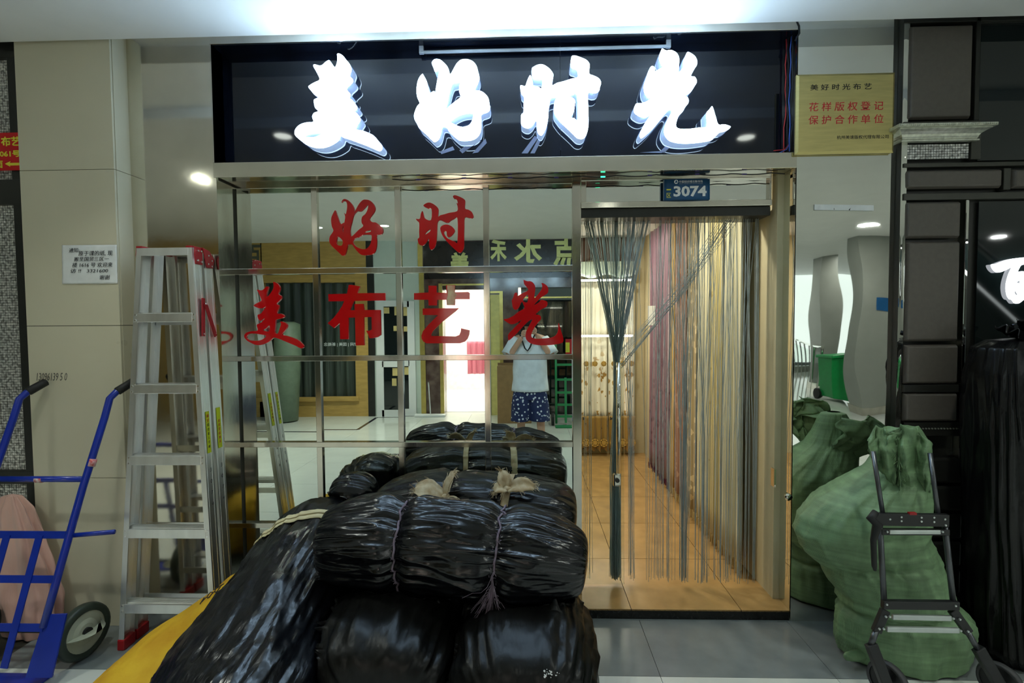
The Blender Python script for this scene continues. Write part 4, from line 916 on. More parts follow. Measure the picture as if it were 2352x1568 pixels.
# hanging frayed tail of the right string
p0 = s_rl.at(.69, -.02, .012); mb = MB(); r = random.Random(21)
for i in range(46):
    x = r.gauss(-.02, .022); ln = r.uniform(.10, .20); dx = r.gauss(-.03, .035)
    pts = [p0 + V((x * .3 * t + dx * t * t, -.012 - .02 * t + .035 * t * t, .02 - ln * t + .01 * math.sin(t * 9 + i))) for t in (0, .2, .4, .6, .8, 1)]
    mb.tube(pts, .0013, 3)
f = mb.build('frayed_tail', TWINE, rl); f['kind'] = 'stuff'
# back bale with the cream rags
s_bk = Sack([((-.80, -.13, .62), .20, .16), ((-.50, -.15, .665), .22, .19), ((-.15, -.15, .66), .22, .19), ((.24, -.16, .62), .21, .17)], p=4.5, n=2.4, ties=((.44, .10, .04), (.70, .10, .04)), seed=4.4, amp=.05, ridge=.04, ymax=.14)
bk = s_bk.build('black_bale', BLACKBAG, 'black plastic bale tied with cream rags against the mirror window', 'sack', GB_)
# lower layer
s_fl = Sack([((-.56, -.50, .27), .27, .26), ((-.56, -.72, .27), .28, .27), ((-.56, -1.04, .25), .26, .25)], p=4.5, n=2.7, seed=2.2, amp=.06, ridge=.06, streak=13)
s_fl.build('black_bale', BLACKBAG2, 'black plastic sack under the tied roll, beside the cream strapped sack', 'sack', GB_)
s_fr = Sack([((-.02, -.50, .26), .26, .25), ((-.02, -.75, .26), .275, .26), ((-.03, -1.08, .24), .26, .24)], p=4.5, n=2.8, seed=8.7, amp=.055, ridge=.06, streak=13)
fr_=s_fr.build('black_bale', BLACKBAG2, 'black plastic sack under the tied roll on the doorway side, with a white scuff', 'sack', GB_)
s_ml = Sack([((-.68, -.20, .25), .25, .24), ((-.33, -.20, .25), .27, .25), ((.22, -.20, .24), .25, .24)], p=5, n=2.8, seed=5.1, amp=.05, ridge=.03, ymax=.135)
s_ml.build('black_bale', BLACKBAG, 'black plastic bale lying along the bottom of the mirror window under the other bales', 'sack', GB_)
# small brown-black sack behind, against the window
s_bb = Sack([((-1.07, -.03, .66), .10, .11), ((-.97, -.03, .685), .14, .14), ((-.83, -.03, .68), .12, .13)], p=2.4, n=2.1, seed=6.6, amp=.08, ridge=.06, ymax=.135)
s_bb.build('black_bale', BLACKBAG, 'small crumpled black sack behind the rag tied bale, against the mirror glass', 'sack', GB_, 90, 80)
# rags on the back bale
for u, v0, v1 in ((.44, .02, .48), (.70, .0, .48)):
    s_bk.band(u, v0, v1, .03, CLOTH, 'rag_strap', bk, slope=.03)
kA = s_bk.at(.43, .10, .02); kB = s_bk.at(.695, .15, .02)
petal(kA, (-1, -.25, .35), (-.1, -.6, .8), .15, .085, 'rag_bow', bk, 3, .5); petal(kA, (.35, .25, .8), (-.5, -.5, .6), .12, .05, 'rag_bow', bk, 5, .4); petal(kA, (.5, -.6, -.45), (.2, -.6, .8), .085, .06, 'rag_bow', bk, 6, .5)
petal(kB, (1, -.2, .12), (0, -.6, .8), .14, .06, 'rag_bow', bk, 7, .5); petal(kB, (-.25, .3, 1), (0, -.8, .5), .09, .05, 'rag_bow', bk, 9, .6); petal(kB, (-.7, -.5, .0), (0, -.5, .8), .07, .05, 'rag_bow', bk, 12, .7)
for k in (kA, kB): MB().tube([k + V((-.018, 0, 0)), k + V((0, -.012, .006)), k + V((.02, 0, .004))], [.010, .017, .010], 10).build('rag_knot', CLOTH, bk, smooth=True)
# yellow sack under the left heap
YEL = mat('yellow_sackcloth', srgb(214, 172, 34), .75, var=.10, scale=5, bump=.012, bscale=7, col2=srgb(190, 138, 16))
s_y = Sack([((-1.19, -.20, .22), .13, .22), ((-1.26, -.47, .25), .27, .24), ((-1.46, -.66, .16), .31, .16), ((-1.55, -1.05, .10), .29, .10)], p=4.0, n=2.2, seed=9.9, amp=.05, ridge=.03, ymax=.135)
s_y.mg = .012; s_y.sink = True
ys = s_y.build('yellow_sack', YEL, 'yellow cloth sack underneath the strapped black sack', 'sack')
STRAP = mat('cream_strap', srgb(212, 200, 158), .6, var=.1, scale=20)
# cream strap across the left sack (v: 0 right side, .25 top, .5 left)
s_l.band(.27, .44, .08, .030, STRAP, 'strap', ls, 80, slope=.10, off=.010)
s_l.band(.285, .30, .08, .016, STRAP, 'strap_edge', ls, 60, slope=.07, off=.018)
# pen writing on the yellow sack
def onpx(x, y, s, it=None):
    best = None
    for i in range(60):
        for j in range(60):
            p = s.at(i / 59, .2 + .4 * j / 59, .004); d = p - CAM
            q = V((d.dot(_ax[0]), d.dot(_ax[1]), d.dot(_ax[2]))); e = (1176 + FPX * q.x / q.z - x) ** 2 + (784 + FPX * q.y / q.z - y) ** 2
            if best is None or e < best[0]: best = (e, p, i / 59, .2 + .4 * j / 59)
    return best
mb = MB()
for x0, y0, gl in ((508, 1348, [(0, 0), (6, -10), (10, -2), (4, 4), (2, 10)]), (494, 1360, [(0, 0), (5, -9), (9, -1), (3, 3), (0, -2)]), (480, 1372, [(0, 0), (4, -10), (8, -4), (6, 3), (1, 2)]), (466, 1384, [(0, 4), (3, -6), (7, 2), (9, -8)])):
    _, p, u, v = onpx(x0, y0, s_y)
    pts = [s_y.at(u + gy * .0022, v - gx * .003, .004) for gx, gy in gl]; mb.tube(pts, .0022, 5)
mb.build('pen_marks', INK, ys)
# white scuff on the front right sack
mb = MB(); r = random.Random(4); 
for i in range(22):
    p = s_fr.at(.93 + r.gauss(0, .008), .30 + r.gauss(0, .012), .002); mb.disc(p, (0, 1, -.2), r.uniform(.001, .004), .001, 6)
mb.build('scuff', WHITEP, fr_)
# ------------------------------------------------------------------ green woven bag
GREEN = mat('green_woven_plastic', srgb(112, 142, 104), .55, var=.12, scale=26, stretch=(1, 1, .25), bump=.0012, bscale=160)
nt = GREEN.node_tree; wv = nt.nodes.new('ShaderNodeTexWave'); wv.inputs['Scale'].default_value = 70; wv.inputs['Distortion'].default_value = 1.5
tcg = nt.nodes.new('ShaderNodeTexCoord'); nt.links.new(tcg.outputs['Object'], wv.inputs['Vector'])
mxg = nt.nodes.new('ShaderNodeMixRGB'); mxg.blend_type = 'MULTIPLY'; mxg.inputs['Fac'].default_value = .15
pg = nt.nodes['Principled BSDF']; src = pg.inputs['Base Color'].links[0].from_socket
nt.links.new(src, mxg.inputs[1]); nt.links.new(wv.outputs['Color'], mxg.inputs[2]); wz = nt.nodes.new('ShaderNodeTexNoise'); wz.inputs['Scale'].default_value = 26; mpz = nt.nodes.new('ShaderNodeMapping'); mpz.inputs['Scale'].default_value = (.15, .15, 2.2)
nt.links.new(tcg.outputs['Object'], mpz.inputs['Vector']); nt.links.new(mpz.outputs[0], wz.inputs['Vector'])
mx2 = nt.nodes.new('ShaderNodeMixRGB'); mx2.blend_type = 'OVERLAY'; mx2.inputs['Fac'].default_value = .45; nt.links.new(mxg.outputs[0], mx2.inputs[1]); nt.links.new(wz.outputs['Fac'], mx2.inputs[2])
nt.links.new(mx2.outputs[0], pg.inputs['Base Color'])
GBY = -.27
rowsG = [(1545, 1962, 2185), (1538, 1925, 2215), (1500, 1918, 2232), (1455, 1920, 2232), (1425, 1928, 2205), (1398, 1932, 2178), (1370, 1905, 2172), (1330, 1884, 2160), (1290, 1848, 2148), (1245, 1826, 2126), (1205, 1838, 2124), (1165, 1872, 2126), (1125, 1925, 2128), (1085, 1985, 2122), (1045, 2012, 2116), (1012, 2024, 2108), (996, 2034, 2100), (992, 2050, 2085)]
prof = []
for y, a, b in rowsG:
    p, q = W(a, y, GBY), W(b, y, GBY); prof.append([(p.x + q.x) / 2, (q.x - p.x) / 2, (p.z + q.z) / 2])
zb_ = prof[0][2]; zt_ = prof[-1][2]
for k in prof: k[2] = (k[2] - zb_) / (zt_ - zb_) * zt_ + .003
def gfn(u, v):
    i = v * (len(prof) - 1); k = min(int(i), len(prof) - 2); f = i - k
    cx, a, z = (prof[k][j] * (1 - f) + prof[k + 1][j] * f for j in range(3))
    t = u * 2 * math.pi; b = min(.19, a * .72)
    w = 1 + .05 * noise.noise(V((math.cos(t) * 2, math.sin(t) * 2, z * 4))) + .045 * (1 - abs(noise.noise(V((math.cos(t) * 5 + z * 2, math.sin(t) * 5, z * 3))))) ** 5
    w += .05 * max(0, (z - .75)) * math.sin(9 * t + 4 * noise.noise(V((z * 3, math.cos(t), 1))))
    def cr(z0, wd, dep, ph, sl=0.0): return -dep * math.exp(-((z - z0 - sl * math.cos(t + ph)) / wd) ** 2)
    w += cr(.255, .016, .17, 0, .02) + .04 * math.exp(-((z - .30) / .04) ** 2) + cr(.45, .018, .15, 1.2, .05) * max(0, math.cos(t - 4.1)) + cr(.60, .02, .10, .4, .12) * max(0, math.cos(t - 4.9))
    w += .07 * (1 - abs(noise.noise(V((math.cos(t) * 2.2 - z * 3, math.sin(t) * 2.2, z * 5))))) ** 6 * min(1, z * 4) + .04 * (1 - abs(noise.noise(V((math.cos(t) * 4 + z * 4, math.sin(t) * 4, z * 9))))) ** 5 - .03
    e = 1 if v > .01 else 0.0
    y = GBY + b * w * math.sin(t); return V((cx + a * (.96 + .5 * (w - 1)) * math.cos(t) * e, min(y if e else GBY, -.015), z))
gb = MB().grid(gfn, 130, 110, True).build('woven_sack', GREEN, None, smooth=True)
tag(gb, 'bulging green woven sack standing before the steel panel', 'sack')
gtop = max(k[2] for k in prof)
# flap flopped over the mouth
def flap(pts_top, pts_bot, yo, name, bulge=.05, seed=0.0, n=26):
    def fn(u, v):
        i = u * (len(pts_top) - 1); k = min(int(i), len(pts_top) - 2); f = i - k
        f = f * f * (3 - 2 * f)
        a = V((lerp(pts_top[k][0], pts_top[k + 1][0], f), lerp(pts_top[k][1], pts_top[k + 1][1], f), 0)); b = V((lerp(pts_bot[k][0], pts_bot[k + 1][0], f), lerp(pts_bot[k][1], pts_bot[k + 1][1], f), 0))
        q = a * (1 - v) + b * v; q.x += 5 * noise.noise(V((u * 5, v * 6, seed + 3))); q.y += 9 * noise.noise(V((u * 6, v * 3, seed + 9))) - 5 * math.sin(u * math.pi) * (1 - v)
        yy = yo - bulge * math.sin(math.pi * min(1, .25 + v * .8)) - .014 * math.sin(u * 11 + seed + 2 * v) - .028 * noise.noise(V((u * 3.5, v * 2.5, seed))) - .03 * (1 - abs(noise.noise(V((u * 4 + v * 2, v * 3, seed + 4))))) ** 4
        return W(q.x, q.y, yy)
    return MB().grid(fn, n, 24).build(name, GREEN, gb, smooth=True, solid=.003), fn
f1, fn1 = flap([(1992, 1012), (2010, 984), (2035, 990), (2060, 1000), (2064, 1006)], [(2005, 1066), (2030, 1090), (2050, 1128), (2062, 1146), (2068, 1138)], -.37, 'flap', .035, 1.0)
f2, fn2 = flap([(2056, 1004), (2068, 982), (2100, 984), (2118, 1004), (2142, 1020)], [(2078, 1136), (2095, 1140), (2112, 1146), (2125, 1150), (2136, 1150)], -.37, 'flap', .04, 4.0)
f3, fn3 = flap([(1994, 1010), (2030, 982), (2070, 984), (2110, 984), (2140, 1018)], [(1996, 1040), (2030, 1030), (2070, 1028), (2110, 1030), (2138, 1050)], -.36, 'collar', .03, 2.0)
f4, fn4 = flap([(2000, 1010), (2020, 988), (2060, 992), (2100, 988), (2138, 1016)], [(1996, 1090), (2030, 1080), (2060, 1096), (2100, 1080), (2132, 1100)], -.16, 'flap', -.05, 6.0)
mb = MB(); r = random.Random(2)
for i in range(90):
    v = r.uniform(.25, 1); p = fn2(.02, v); q = p + V((r.uniform(-.035, .004), -.012 - r.uniform(0, .01), -r.uniform(.005, .035)))
    mb.tube([p, (p + q) / 2 + V((-.004, -.004, .006)), q], .0009, 3)
ff = mb.build('frayed_edge', mat('green_threads', srgb(140, 170, 130), .6), f2); ff['kind'] = 'stuff'
# corner tuft at the bottom and dark carrying loop
MB().tube([(prof[1][0] - prof[1][1] * .85, -.36, .05), (prof[1][0] - prof[1][1] - .04, -.40, .07), (prof[1][0] - prof[1][1] - .055, -.41, .085)], [.03, .018, .006], 8).build('corner_tuft', GREEN, gb, smooth=True)
# ------------------------------------------------------------------ folding luggage trolley
TUBE = mat('grey_anodised_tube', srgb(92, 94, 98), .32, .8); SILV = mat('silver_bar', srgb(190, 196, 194), .35, .6)
ta, tb_ = -.61, .09
def T(x, y, dy=0.0): return LP(x, y, ta + dy, tb_)
tl_ = thing('luggage_trolley', T(2130, 1555), 'folding luggage trolley with grey tubes leaning on the green sack', 'trolley')
for p, q in (((2005, 1036), (2028, 1182)), ((2136, 1040), (2156, 1190))): MB().tube([T(*p, .03), T(*q, .0)], .0095, 12).build('upper_tube', TUBE, tl_, smooth=True)
for p, q in (((2020, 1190), (2031, 1385)), ((2169, 1195), (2190, 1388))): MB().tube([T(*p), T(*q)], .0115, 12).build('lower_tube', TUBE, tl_, smooth=True)
def tbar(x0, y0, x1, y1, h, th, m, name, dy=0.0):
    return MB().bar(T(x0, y0, dy), T(x1, y1, dy), th, h).build(name, m, tl_, bevel=.003)
c1 = tbar(2006, 1191, 2176, 1194, .052, .024, BLACKPLASTIC, 'cross_bracket', -.006)
tbar(2022, 1220, 2178, 1221, .026, .02, BLACKPLASTIC, 'cross_bracket', -.004); tbar(2040, 1220, 2157, 1220, .018, .022, SILV, 'silver_bar', -.008)
c2 = tbar(2026, 1387, 2200, 1389, .036, .024, BLACKPLASTIC, 'cross_bracket', -.004)
tbar(2049, 1416, 2184, 1419, .022, .014, SILV, 'silver_bar', -.004); tbar(2036, 1444, 2202, 1447, .022, .014, SILV, 'silver_bar', -.006)
for pts in ([(2033, 1400), (2012, 1450)], [(2187, 1400), (2224, 1452)]):
    MB().bar(T(*pts[0]), T(*pts[1]), .022, .036, up=(1, 0, 0)).build('leg_joint', BLACKPLASTIC, tl_, bevel=.003)
for pts in ([(2012, 1448), (2000, 1482)], [(2222, 1450), (2246, 1490)]):
    MB().tube([T(*pts[0]), T(*pts[1])], .012, 12).build('lower_leg', TUBE, tl_, smooth=True)
mb = MB()
for x, y in ((2044, 1192), (2070, 1187), (2070, 1196), (2116, 1188), (2116, 1197), (2145, 1188), (2145, 1198), (2170, 1192), (2172, 1206), (2038, 1221), (2165, 1221), (2037, 1388), (2195, 1391), (2035, 1416), (2044, 1416), (2190, 1420), (2205, 1422), (2020, 1444), (2030, 1444), (2207, 1448), (2224, 1450)):
    p = T(x, y, -.018); mb.disc(p, (0, 1, 0), .0042, .006, 8)
mb.build('screw', SILV, c1)['kind'] = 'stuff'
wc = [V((W(2030, 1548, -.59).x, -.59, .085)), V((W(2290, 1556, -.59).x, -.59, .085))]
for s, c0 in enumerate(wc):
    top = T(2000, 1478) if s == 0 else T(2246, 1488)
    MB().bar(top, c0 + V((0, -.02, 0)), .03, .045, up=(1, 0, 0)).build('fork', BLACKPLASTIC, tl_, bevel=.004)
    yaw = Matrix.Rotation(math.radians(35), 3, 'Z'); ax = yaw @ V((0, -1, 0)) * -1
    ax = (Matrix.Rotation(math.radians(-62), 3, 'Z') @ V((0, 1, 0))).normalized(); rr = .083
    a1 = V((0, 0, 1)); a2 = ax.cross(a1).normalized(); cc = c0 + ax * .03
    prf = [(-.014, rr * .8), (-.016, rr * .93), (0, rr), (.016, rr * .93), (.014, rr * .8)]
    def wp2(u, v):
        i = v * 4; k = min(int(i), 3); f = i - k; d = lerp(prf[k][0], prf[k + 1][0], f); q = lerp(prf[k][1], prf[k + 1][1], f); t = u * 2 * math.pi
        return cc + ax * d + (a1 * math.sin(t) + a2 * math.cos(t)) * q
    w = MB().grid(wp2, 30, 9, True).build('wheel', mat('grey_rubber', srgb(58, 58, 60), .55), tl_, smooth=True)
    MB().disc(cc, ax, rr * .82, .02, 26).build('wheel_disc', BLACKPLASTIC, w); MB().disc(cc, ax, .012, .05, 12).build('hub', SILV, w)
MB().tube([T(2012, 1175, -.03), T(2000, 1190, -.035), T(2016, 1205, -.04), T(2006, 1240, -.03), T(2008, 1300, -.022), T(2010, 1310, -.022)], [.014, .018, .02, .012, .010, .006], 8).build('elastic_strap', RUB, tl_, smooth=True)
B('latch', REDPL, tl_, T(2082, 1178).x, T(2098, 1178).x, T(2090, 1178).y - .02, T(2090, 1178).y - .005, T(2090, 1180).z, T(2090, 1180).z + .012)
# ------------------------------------------------------------------ dark shop front on the right
RY_ = -.02
GREYL = mat('taupe_leather', srgb(92, 86, 80), .42, var=.06, scale=40, bump=.0006, bscale=260)
SILVM = mat('silver_moulding', srgb(196, 198, 184), .28, .7, var=.2, scale=50, bump=.001, bscale=120)
FRM = mat('grey_bronze_frame', srgb(66, 66, 60), .32, .35, bump=.0003, bscale=60)
x_a, x_b = XRR, W(2352, 700, RY_).x + .7
rsf = thing('shop_front', ((x_a + x_b) / 2, RY_, 0), 'dark shop front of padded taupe panels and black glass', 'shop front')
B('backing', BLACKMETAL, rsf, x_a + .003, x_b, RY_ + .03, .45, 0, ZC)
mb = MB(); mb.box(x_a + .003, W(2056, 700, RY_).x, RY_ - .02, RY_ + .03, 0, ZC); mb.build('edge_post', BLACKMETAL, rsf)
def strip(u, v):
    z = ZC * v; return V((lerp(W(2056, 700, RY_).x, W(2074, 700, RY_).x, u), RY_ - .006 + .0018 * noise.noise(V((u * 2, z * 6, 5))), z))
MB().grid(strip, 5, 160).build('mirror_strip', STEELW, rsf, smooth=True)
def pad(px0, py0, px1, py1, par, m=GREYL, dep=.022):
    a, b = W(px0, py1, RY_), W(px1, py0, RY_); x0, x1, z0, z1 = a.x, b.x, a.z, b.z
    mb = MB(); bev(x0, x1, z0, z1, .012, RY_ - dep, RY_ + .004, mb)
    return mb.build('padded_panel', m, par, bevel=.006, seg=3)
for q in ((2080, 58, 2232, 277), (2076, 388, 2298, 436), (2320, 386, 2460, 434), (2074, 462, 2204, 549), (2073, 553, 2202, 785), (2072, 790, 2198, 882), (2070, 900, 2196, 968)): pad(*q, rsf)
def bar(px0, py0, px1, py1, m=FRM, y0=-.012, name='frame_bar'):
    a, b = W(px0, py1, RY_), W(px1, py0, RY_); return B(name, m, rsf, a.x, b.x, RY_ + y0, RY_ + .03, a.z, b.z, bevel=.003)
bar(2072, 278, 2248, 296); bar(2072, 367, 2620, 386); bar(2072, 437, 2620, 461); bar(2233, 40, 2250, 278, BLACKMETAL); bar(2226, 296, 2250, 367); bar(2300, 387, 2318, 437)
bar(2072, 30, 2620, 56, BLACKMETAL); bar(2072, 968, 2300, 1000, BLACKMETAL); bar(2070, 882, 2196, 900, BLACKMETAL, -.018)
a, b = W(2205, 800, RY_), W(2222, 460, RY_); B('mirror_strip', STEELW, rsf, a.x, b.x, RY_ - .014, RY_ + .03, .9, b.z, bevel=.003)
a, b = W(2075, 367, RY_), W(2224, 330, RY_); mosaic(a.x, b.x, a.z, b.z, RY_ - .004, .0135, rsf, mat('silver_mosaic', (.50, .50, .48), .25, .25, var=.35, scale=60, detail=0), 5)
a, b = W(2222, 1568, RY_), W(2352, 460, RY_); B('glass_pane', DARKGLASS, rsf, a.x, x_b, RY_ + .012, RY_ + .02, .3, b.z)
a, b = W(2250, 367, RY_), W(2352, 40, RY_); B('glass_pane', DARKGLASS, rsf, a.x, x_b, RY_ + .012, RY_ + .02, a.z, b.z)
for k in range(6): zz_ = .9 - k * .15; B('louvre', BLACKMETAL, rsf, W(2072, 700, RY_).x, W(2222, 700, RY_).x, RY_ - .008, RY_ + .03, zz_ - .13, zz_, bevel=.012)
for k in range(22):
    a = W(2085 + k * 7, 984, RY_ - .014); MB().disc((a.x, RY_ - .014, a.z), (0, 1, 0), .004, .006, 8).build('stud', SILVM, rsf)
# cornice moulding
a, b = W(2074, 330, RY_), W(2224, 293, RY_)
zz0, zz1 = a.z, b.z; H_ = zz1 - zz0
prf = [(0, .0), (.030, .0), (.030, .10), (.022, .14), (.026, .22), (.028, .32), (.034, .45), (.048, .58), (.064, .68), (.064, .74), (.078, .76), (.078, .97), (.0, 1.0)]
mb = MB(); X0, X1 = a.x - .0, b.x
def ring_(e): return [V((X0 - p * 1.0 if e == 0 else X1 + p * 1.0, RY_ - .004 - p, zz0 + h * H_)) for p, h in prf]
r0, r1 = ring_(0), ring_(1); n = len(prf)
back0 = [V((X0 - p, RY_ + .02, zz0 + h * H_)) for p, h in prf]; back1 = [V((X1 + p, RY_ + .02, zz0 + h * H_)) for p, h in prf]
mb.add(r0 + r1 + back0 + back1, [(i, i + 1, n + i + 1, n + i) for i in range(n - 1)] + [(2 * n + i, 2 * n + i + 1, i + 1, i) for i in range(n - 1)] + [(n + i, n + i + 1, 3 * n + i + 1, 3 * n + i) for i in range(n - 1)])
cor = mb.build('cornice', SILVM, rsf)
for k in range(46):
    x = X0 - .07 + (X1 - X0 + .14) * k / 45; MB().disc((x, RY_ - .084, zz0 + .87 * H_), (0, 1, 0), .0055, .006, 6).build('bead', SILVM, cor)
# glowing character behind the black glass front
BAI = [[(295,480),(320,455),(370,455),(500,405),(650,355),(800,325),(1000,305),(1150,300),(1300,330),(1290,400),(1150,440),(1000,465),(930,490),(870,600),(800,740),(860,660),(930,620),(1000,620),(1100,650),(1180,760),(1190,950),(1150,1100),(1060,1210),(980,1270),(900,1330),(850,1340),(810,1320),(760,1255),(710,1240),(660,1170),(635,1060),(630,950),(650,820),(700,660),(765,505),(650,560),(520,620),(440,640),(390,620),(330,560)],
       [(835,875),(890,820),(950,785),(940,925),(890,885)], [(785,1080),(830,1050),(860,1060),(870,1090),(900,1130),(860,1165),(810,1140)]]
letter('lit_character', BAI, .102, 2250, 560, RY_ - .008, .012, mat('lit_character_white', (.9, .9, .95), .4, emit=(.9, .93, 1), estr=6), rsf, 3)
# ------------------------------------------------------------------ tall black bag on the right edge
TB = TALLBAG
bx = W(2330, 1200, -.36).x + .13
def tall(u, v):
    prof2 = [(.0, .0), (.003, .85), (.05, 1.0), (.5, 1.0), (1.0, .96), (1.38, .92), (1.50, .82), (1.535, .6), (1.55, .0)]
    i = v * (len(prof2) - 1); k = min(int(i), len(prof2) - 2); f = i - k
    z = lerp(prof2[k][0], prof2[k + 1][0], f); r_ = lerp(prof2[k][1], prof2[k + 1][1], f); t = u * 2 * math.pi
    ct, st_ = math.cos(t), math.sin(t); k2 = .62; x = math.copysign(abs(ct) ** k2, ct); y = math.copysign(abs(st_) ** k2, st_)
    w = 1 + .06 * fbm(V((ct * 2, st_ * 2, z * 1.5)), 3) + .07 * (1 - abs(noise.noise(V((ct * 6 + z * 1.2, st_ * 6, z * .9))))) ** 4 - .05
    return V((bx + .02 + .20 * (1 - z) * .25 + .27 * x * r_ * w, -.27 + .17 * y * r_ * w, z))
tbg = MB().grid(tall, 150, 110, True).build('tall_black_bag', TB, None, smooth=True)
tag(tbg, 'tall black plastic wrapped bundle standing before the black glass shop front', 'bag')
k0 = V((bx + .0, -.27, 1.53))
for i, (dx, dy, dz, l) in enumerate(((-.9, -.3, .35, .17), (-.5, -.6, .6, .13), (.5, -.4, .5, .15), (.9, -.2, .2, .2), (-.2, .3, .8, .1))):
    d = V((dx, dy, dz)).normalized(); up = d.cross(V((0, 1, .3))).normalized(); sd = d.cross(up)
    def kn(a, b): 
        w = .05 + .07 * a; return k0 + d * (l * a) + sd * (w * (b - .5)) + up * (.02 * math.sin(b * 14 + i) + .015 * noise.noise(V((a * 4, b * 4, i))))
    MB().grid(kn, 14, 16).build('knotted_top', TB, tbg, smooth=True, solid=.002)
# ------------------------------------------------------------------ across the corridor (seen in the mirror glass)
MARBLE = mat('brown_marble', srgb(70, 50, 44), .14, var=.5, scale=6, rvar=.04, col2=srgb(108, 92, 84))
OAK = mat('yellow_oak', srgb(188, 152, 84), .45, var=.12, scale=5, stretch=(1, 1, 5))
GOLD = mat('gold_trim', srgb(190, 170, 96), .3, .6)
SHADE = mat('dark_striped_drape', srgb(58, 66, 58), .5, var=.5, scale=5, stretch=(9, 1, .2))
OPW = mat('pale_wall', srgb(196, 206, 194), .6, var=.02)
ow = thing('wall_opposite', (0, OY, 0), 'row of shop fronts on the far side of the corridor', 'wall', kind='structure')
def ob(name, m, px0, py0, px1, py1, y0, y1, par=None, z0=None, z1=None, **k):
    a, b = O(px0, py1), O(px1, py0); return B(name, m, par or ow, a.x, b.x, OY + y0, OY + y1, a.z if z0 is None else z0, b.z if z1 is None else z1, **k)
# oak shop front
xo0, xo1 = O(400, 700).x, O(852, 700).x
ob('oak_front', OAK, 380, 556, 600, 955, -.2, 0, z0=0, z1=ZM); ob('oak_front', OAK, 600, 556, 820, 650, -.2, 0, z1=ZM); ob('oak_front', OAK, 600, 918, 820, 960, -.2, 0, z0=0); ob('oak_front', OAK, 820, 556, 852, 955, -.2, .01, z0=0, z1=ZM)
ob('oak_trim', BLACKMETAL, 848, 556, 856, 955, -.1, .02, z0=0, z1=ZM); ob('window_sill', OAK, 590, 910, 826, 920, -.05, .04)
a, b = O(598, 916), O(822, 648)
def shd(u, v): return V((lerp(a.x, b.x, u), OY - .10 + .025 * math.sin(u * 60), lerp(a.z, b.z, v)))
MB().grid(shd, 160, 3).build('window_drape', SHADE, ow, smooth=True)
t_ = O(742, 796); u_ = O(838, 786); text('艺术空间 | 国美 | 新概念', WHITEP, ow, t_.x, u_.x, t_.z, u_.z, OY + .0, face=1)
t_ = O(545, 600); text('百', mat('faded_print', srgb(84, 84, 70), .6), ow, O(560, 610).x, O(600, 560).x, O(560, 612).z, O(560, 562).z, OY + .012, face=1, bold=.02)
# pale wall with a white framed cabinet door
ob('pale_wall', OPW, 856, 556, 972, 955, -.2, 0, z0=0, z1=ZM)
cb = thing('hose_cabinet', O(908, 950, OY + .03), 'white framed cabinet with dark glass across the corridor', 'cabinet')
for q in ((868, 690, 880, 955), (940, 690, 952, 955), (880, 690, 940, 704), (880, 828, 940, 842), (880, 940, 940, 955)): ob('frame', PAINT, *q, .002, .045, cb)
ob('glass_pane', DARKGLASS, 880, 704, 940, 940, .004, .02, cb)
STK = mat('cream_sticker', srgb(206, 184, 120), .6)
for q in ((879, 706, 893, 720), (905, 704, 938, 724), (903, 748, 940, 760), (903, 844, 938, 862), (902, 868, 912, 885)): ob('sticker', STK, *q, .02, .024, cb)
# marble shop front with gold characters
ob('marble_pier', MARBLE, 972, 556, 1014, 955, -.3, .02, z0=0, z1=ZM); ob('marble_band', MARBLE, 972, 545, 1500, 662, -.3, .03, z1=ZM); ob('marble_pier', MARBLE, 1116, 640, 1190, 955, -.3, .02, z0=0)
for q in ((968, 556, 973, 955), (1012, 650, 1016, 955), (1014, 650, 1120, 655), (1120, 672, 1126, 955), (1150, 672, 1155, 955), (1120, 668, 1155, 673), (1186, 680, 1320, 685)): ob('gold_trim', GOLD, *q, 0, .045)
ob('sign_panel', mat('dark_sign_panel', srgb(34, 28, 26), .2, var=.3, scale=4), 976, 548, 1500, 640, .03, .045)
GCH = mat('gold_character', srgb(206, 204, 130), .4, .2)
for ch, c_, q in (('美', 1, (1037, 578, 1080, 625)), ('禾', 1, (1128, 550, 1165, 600)), ('水', 1, (1182, 548, 1246, 604)), ('点', 1, (1272, 546, 1330, 610))):
    p0, p1 = O(q[0], q[3]), O(q[2], q[1]); text(ch, GCH, ow, p0.x, p1.x, p0.z, p1.z, OY + .046, name='gold_character', face=1, bold=.035, thick=.01)
# lit room behind the doorway
RX0, RX1 = O(1014, 800).x, O(1118, 800).x; DZ = O(1060, 664).z
ROOM = mat('white_room_wall', (.82, .80, .76), .6)
for n_, q in (('floor', (RX0 - .6, RX1 + .6, OY - 3.2, OY - .3, -.02, .004)), ('left', (RX0 - .7, RX0 - .6, OY - 3.2, OY - .3, 0, 2.9)), ('right', (RX1 + .6, RX1 + .7, OY - 3.2, OY - .3, 0, 2.9)), ('back', (RX0 - .7, RX1 + .7, OY - 3.3, OY - 3.2, 0, 2.9)), ('top', (RX0 - .7, RX1 + .7, OY - 3.3, OY - .3, 2.8, 2.9))):
    B('room_' + n_, ROOM, ow, *q)
B('lintel', MARBLE, ow, RX0 - .02, RX1 + .02, OY - .3, OY + .0, DZ, ZM - .3)
pnl = thing('ceiling_panel_lamp', ((RX0 + RX1) / 2, OY - 1.5, 2.78), 'square white panel lamp in the lit shop across the corridor', 'lamp')
B('diffuser', mat('panel_glow', (1, 1, 1), .4, emit=(1, .98, .92), estr=14), pnl, RX0 - .3, RX1 + .3, OY - 2.6, OY - .7, 2.77, 2.79)
PINK = cmat('pink_curtain', srgb(232, 130, 150))
a, b = O(1046, 892), O(1130, 805)
curtain('pink_curtain', 'pink pleated curtain in the lit shop across the corridor', PINK, (RX0 + .25, OY - 1.6), (RX1 + .5, OY - 1.6), .55, 1.25, 9, .03, None, n=90)
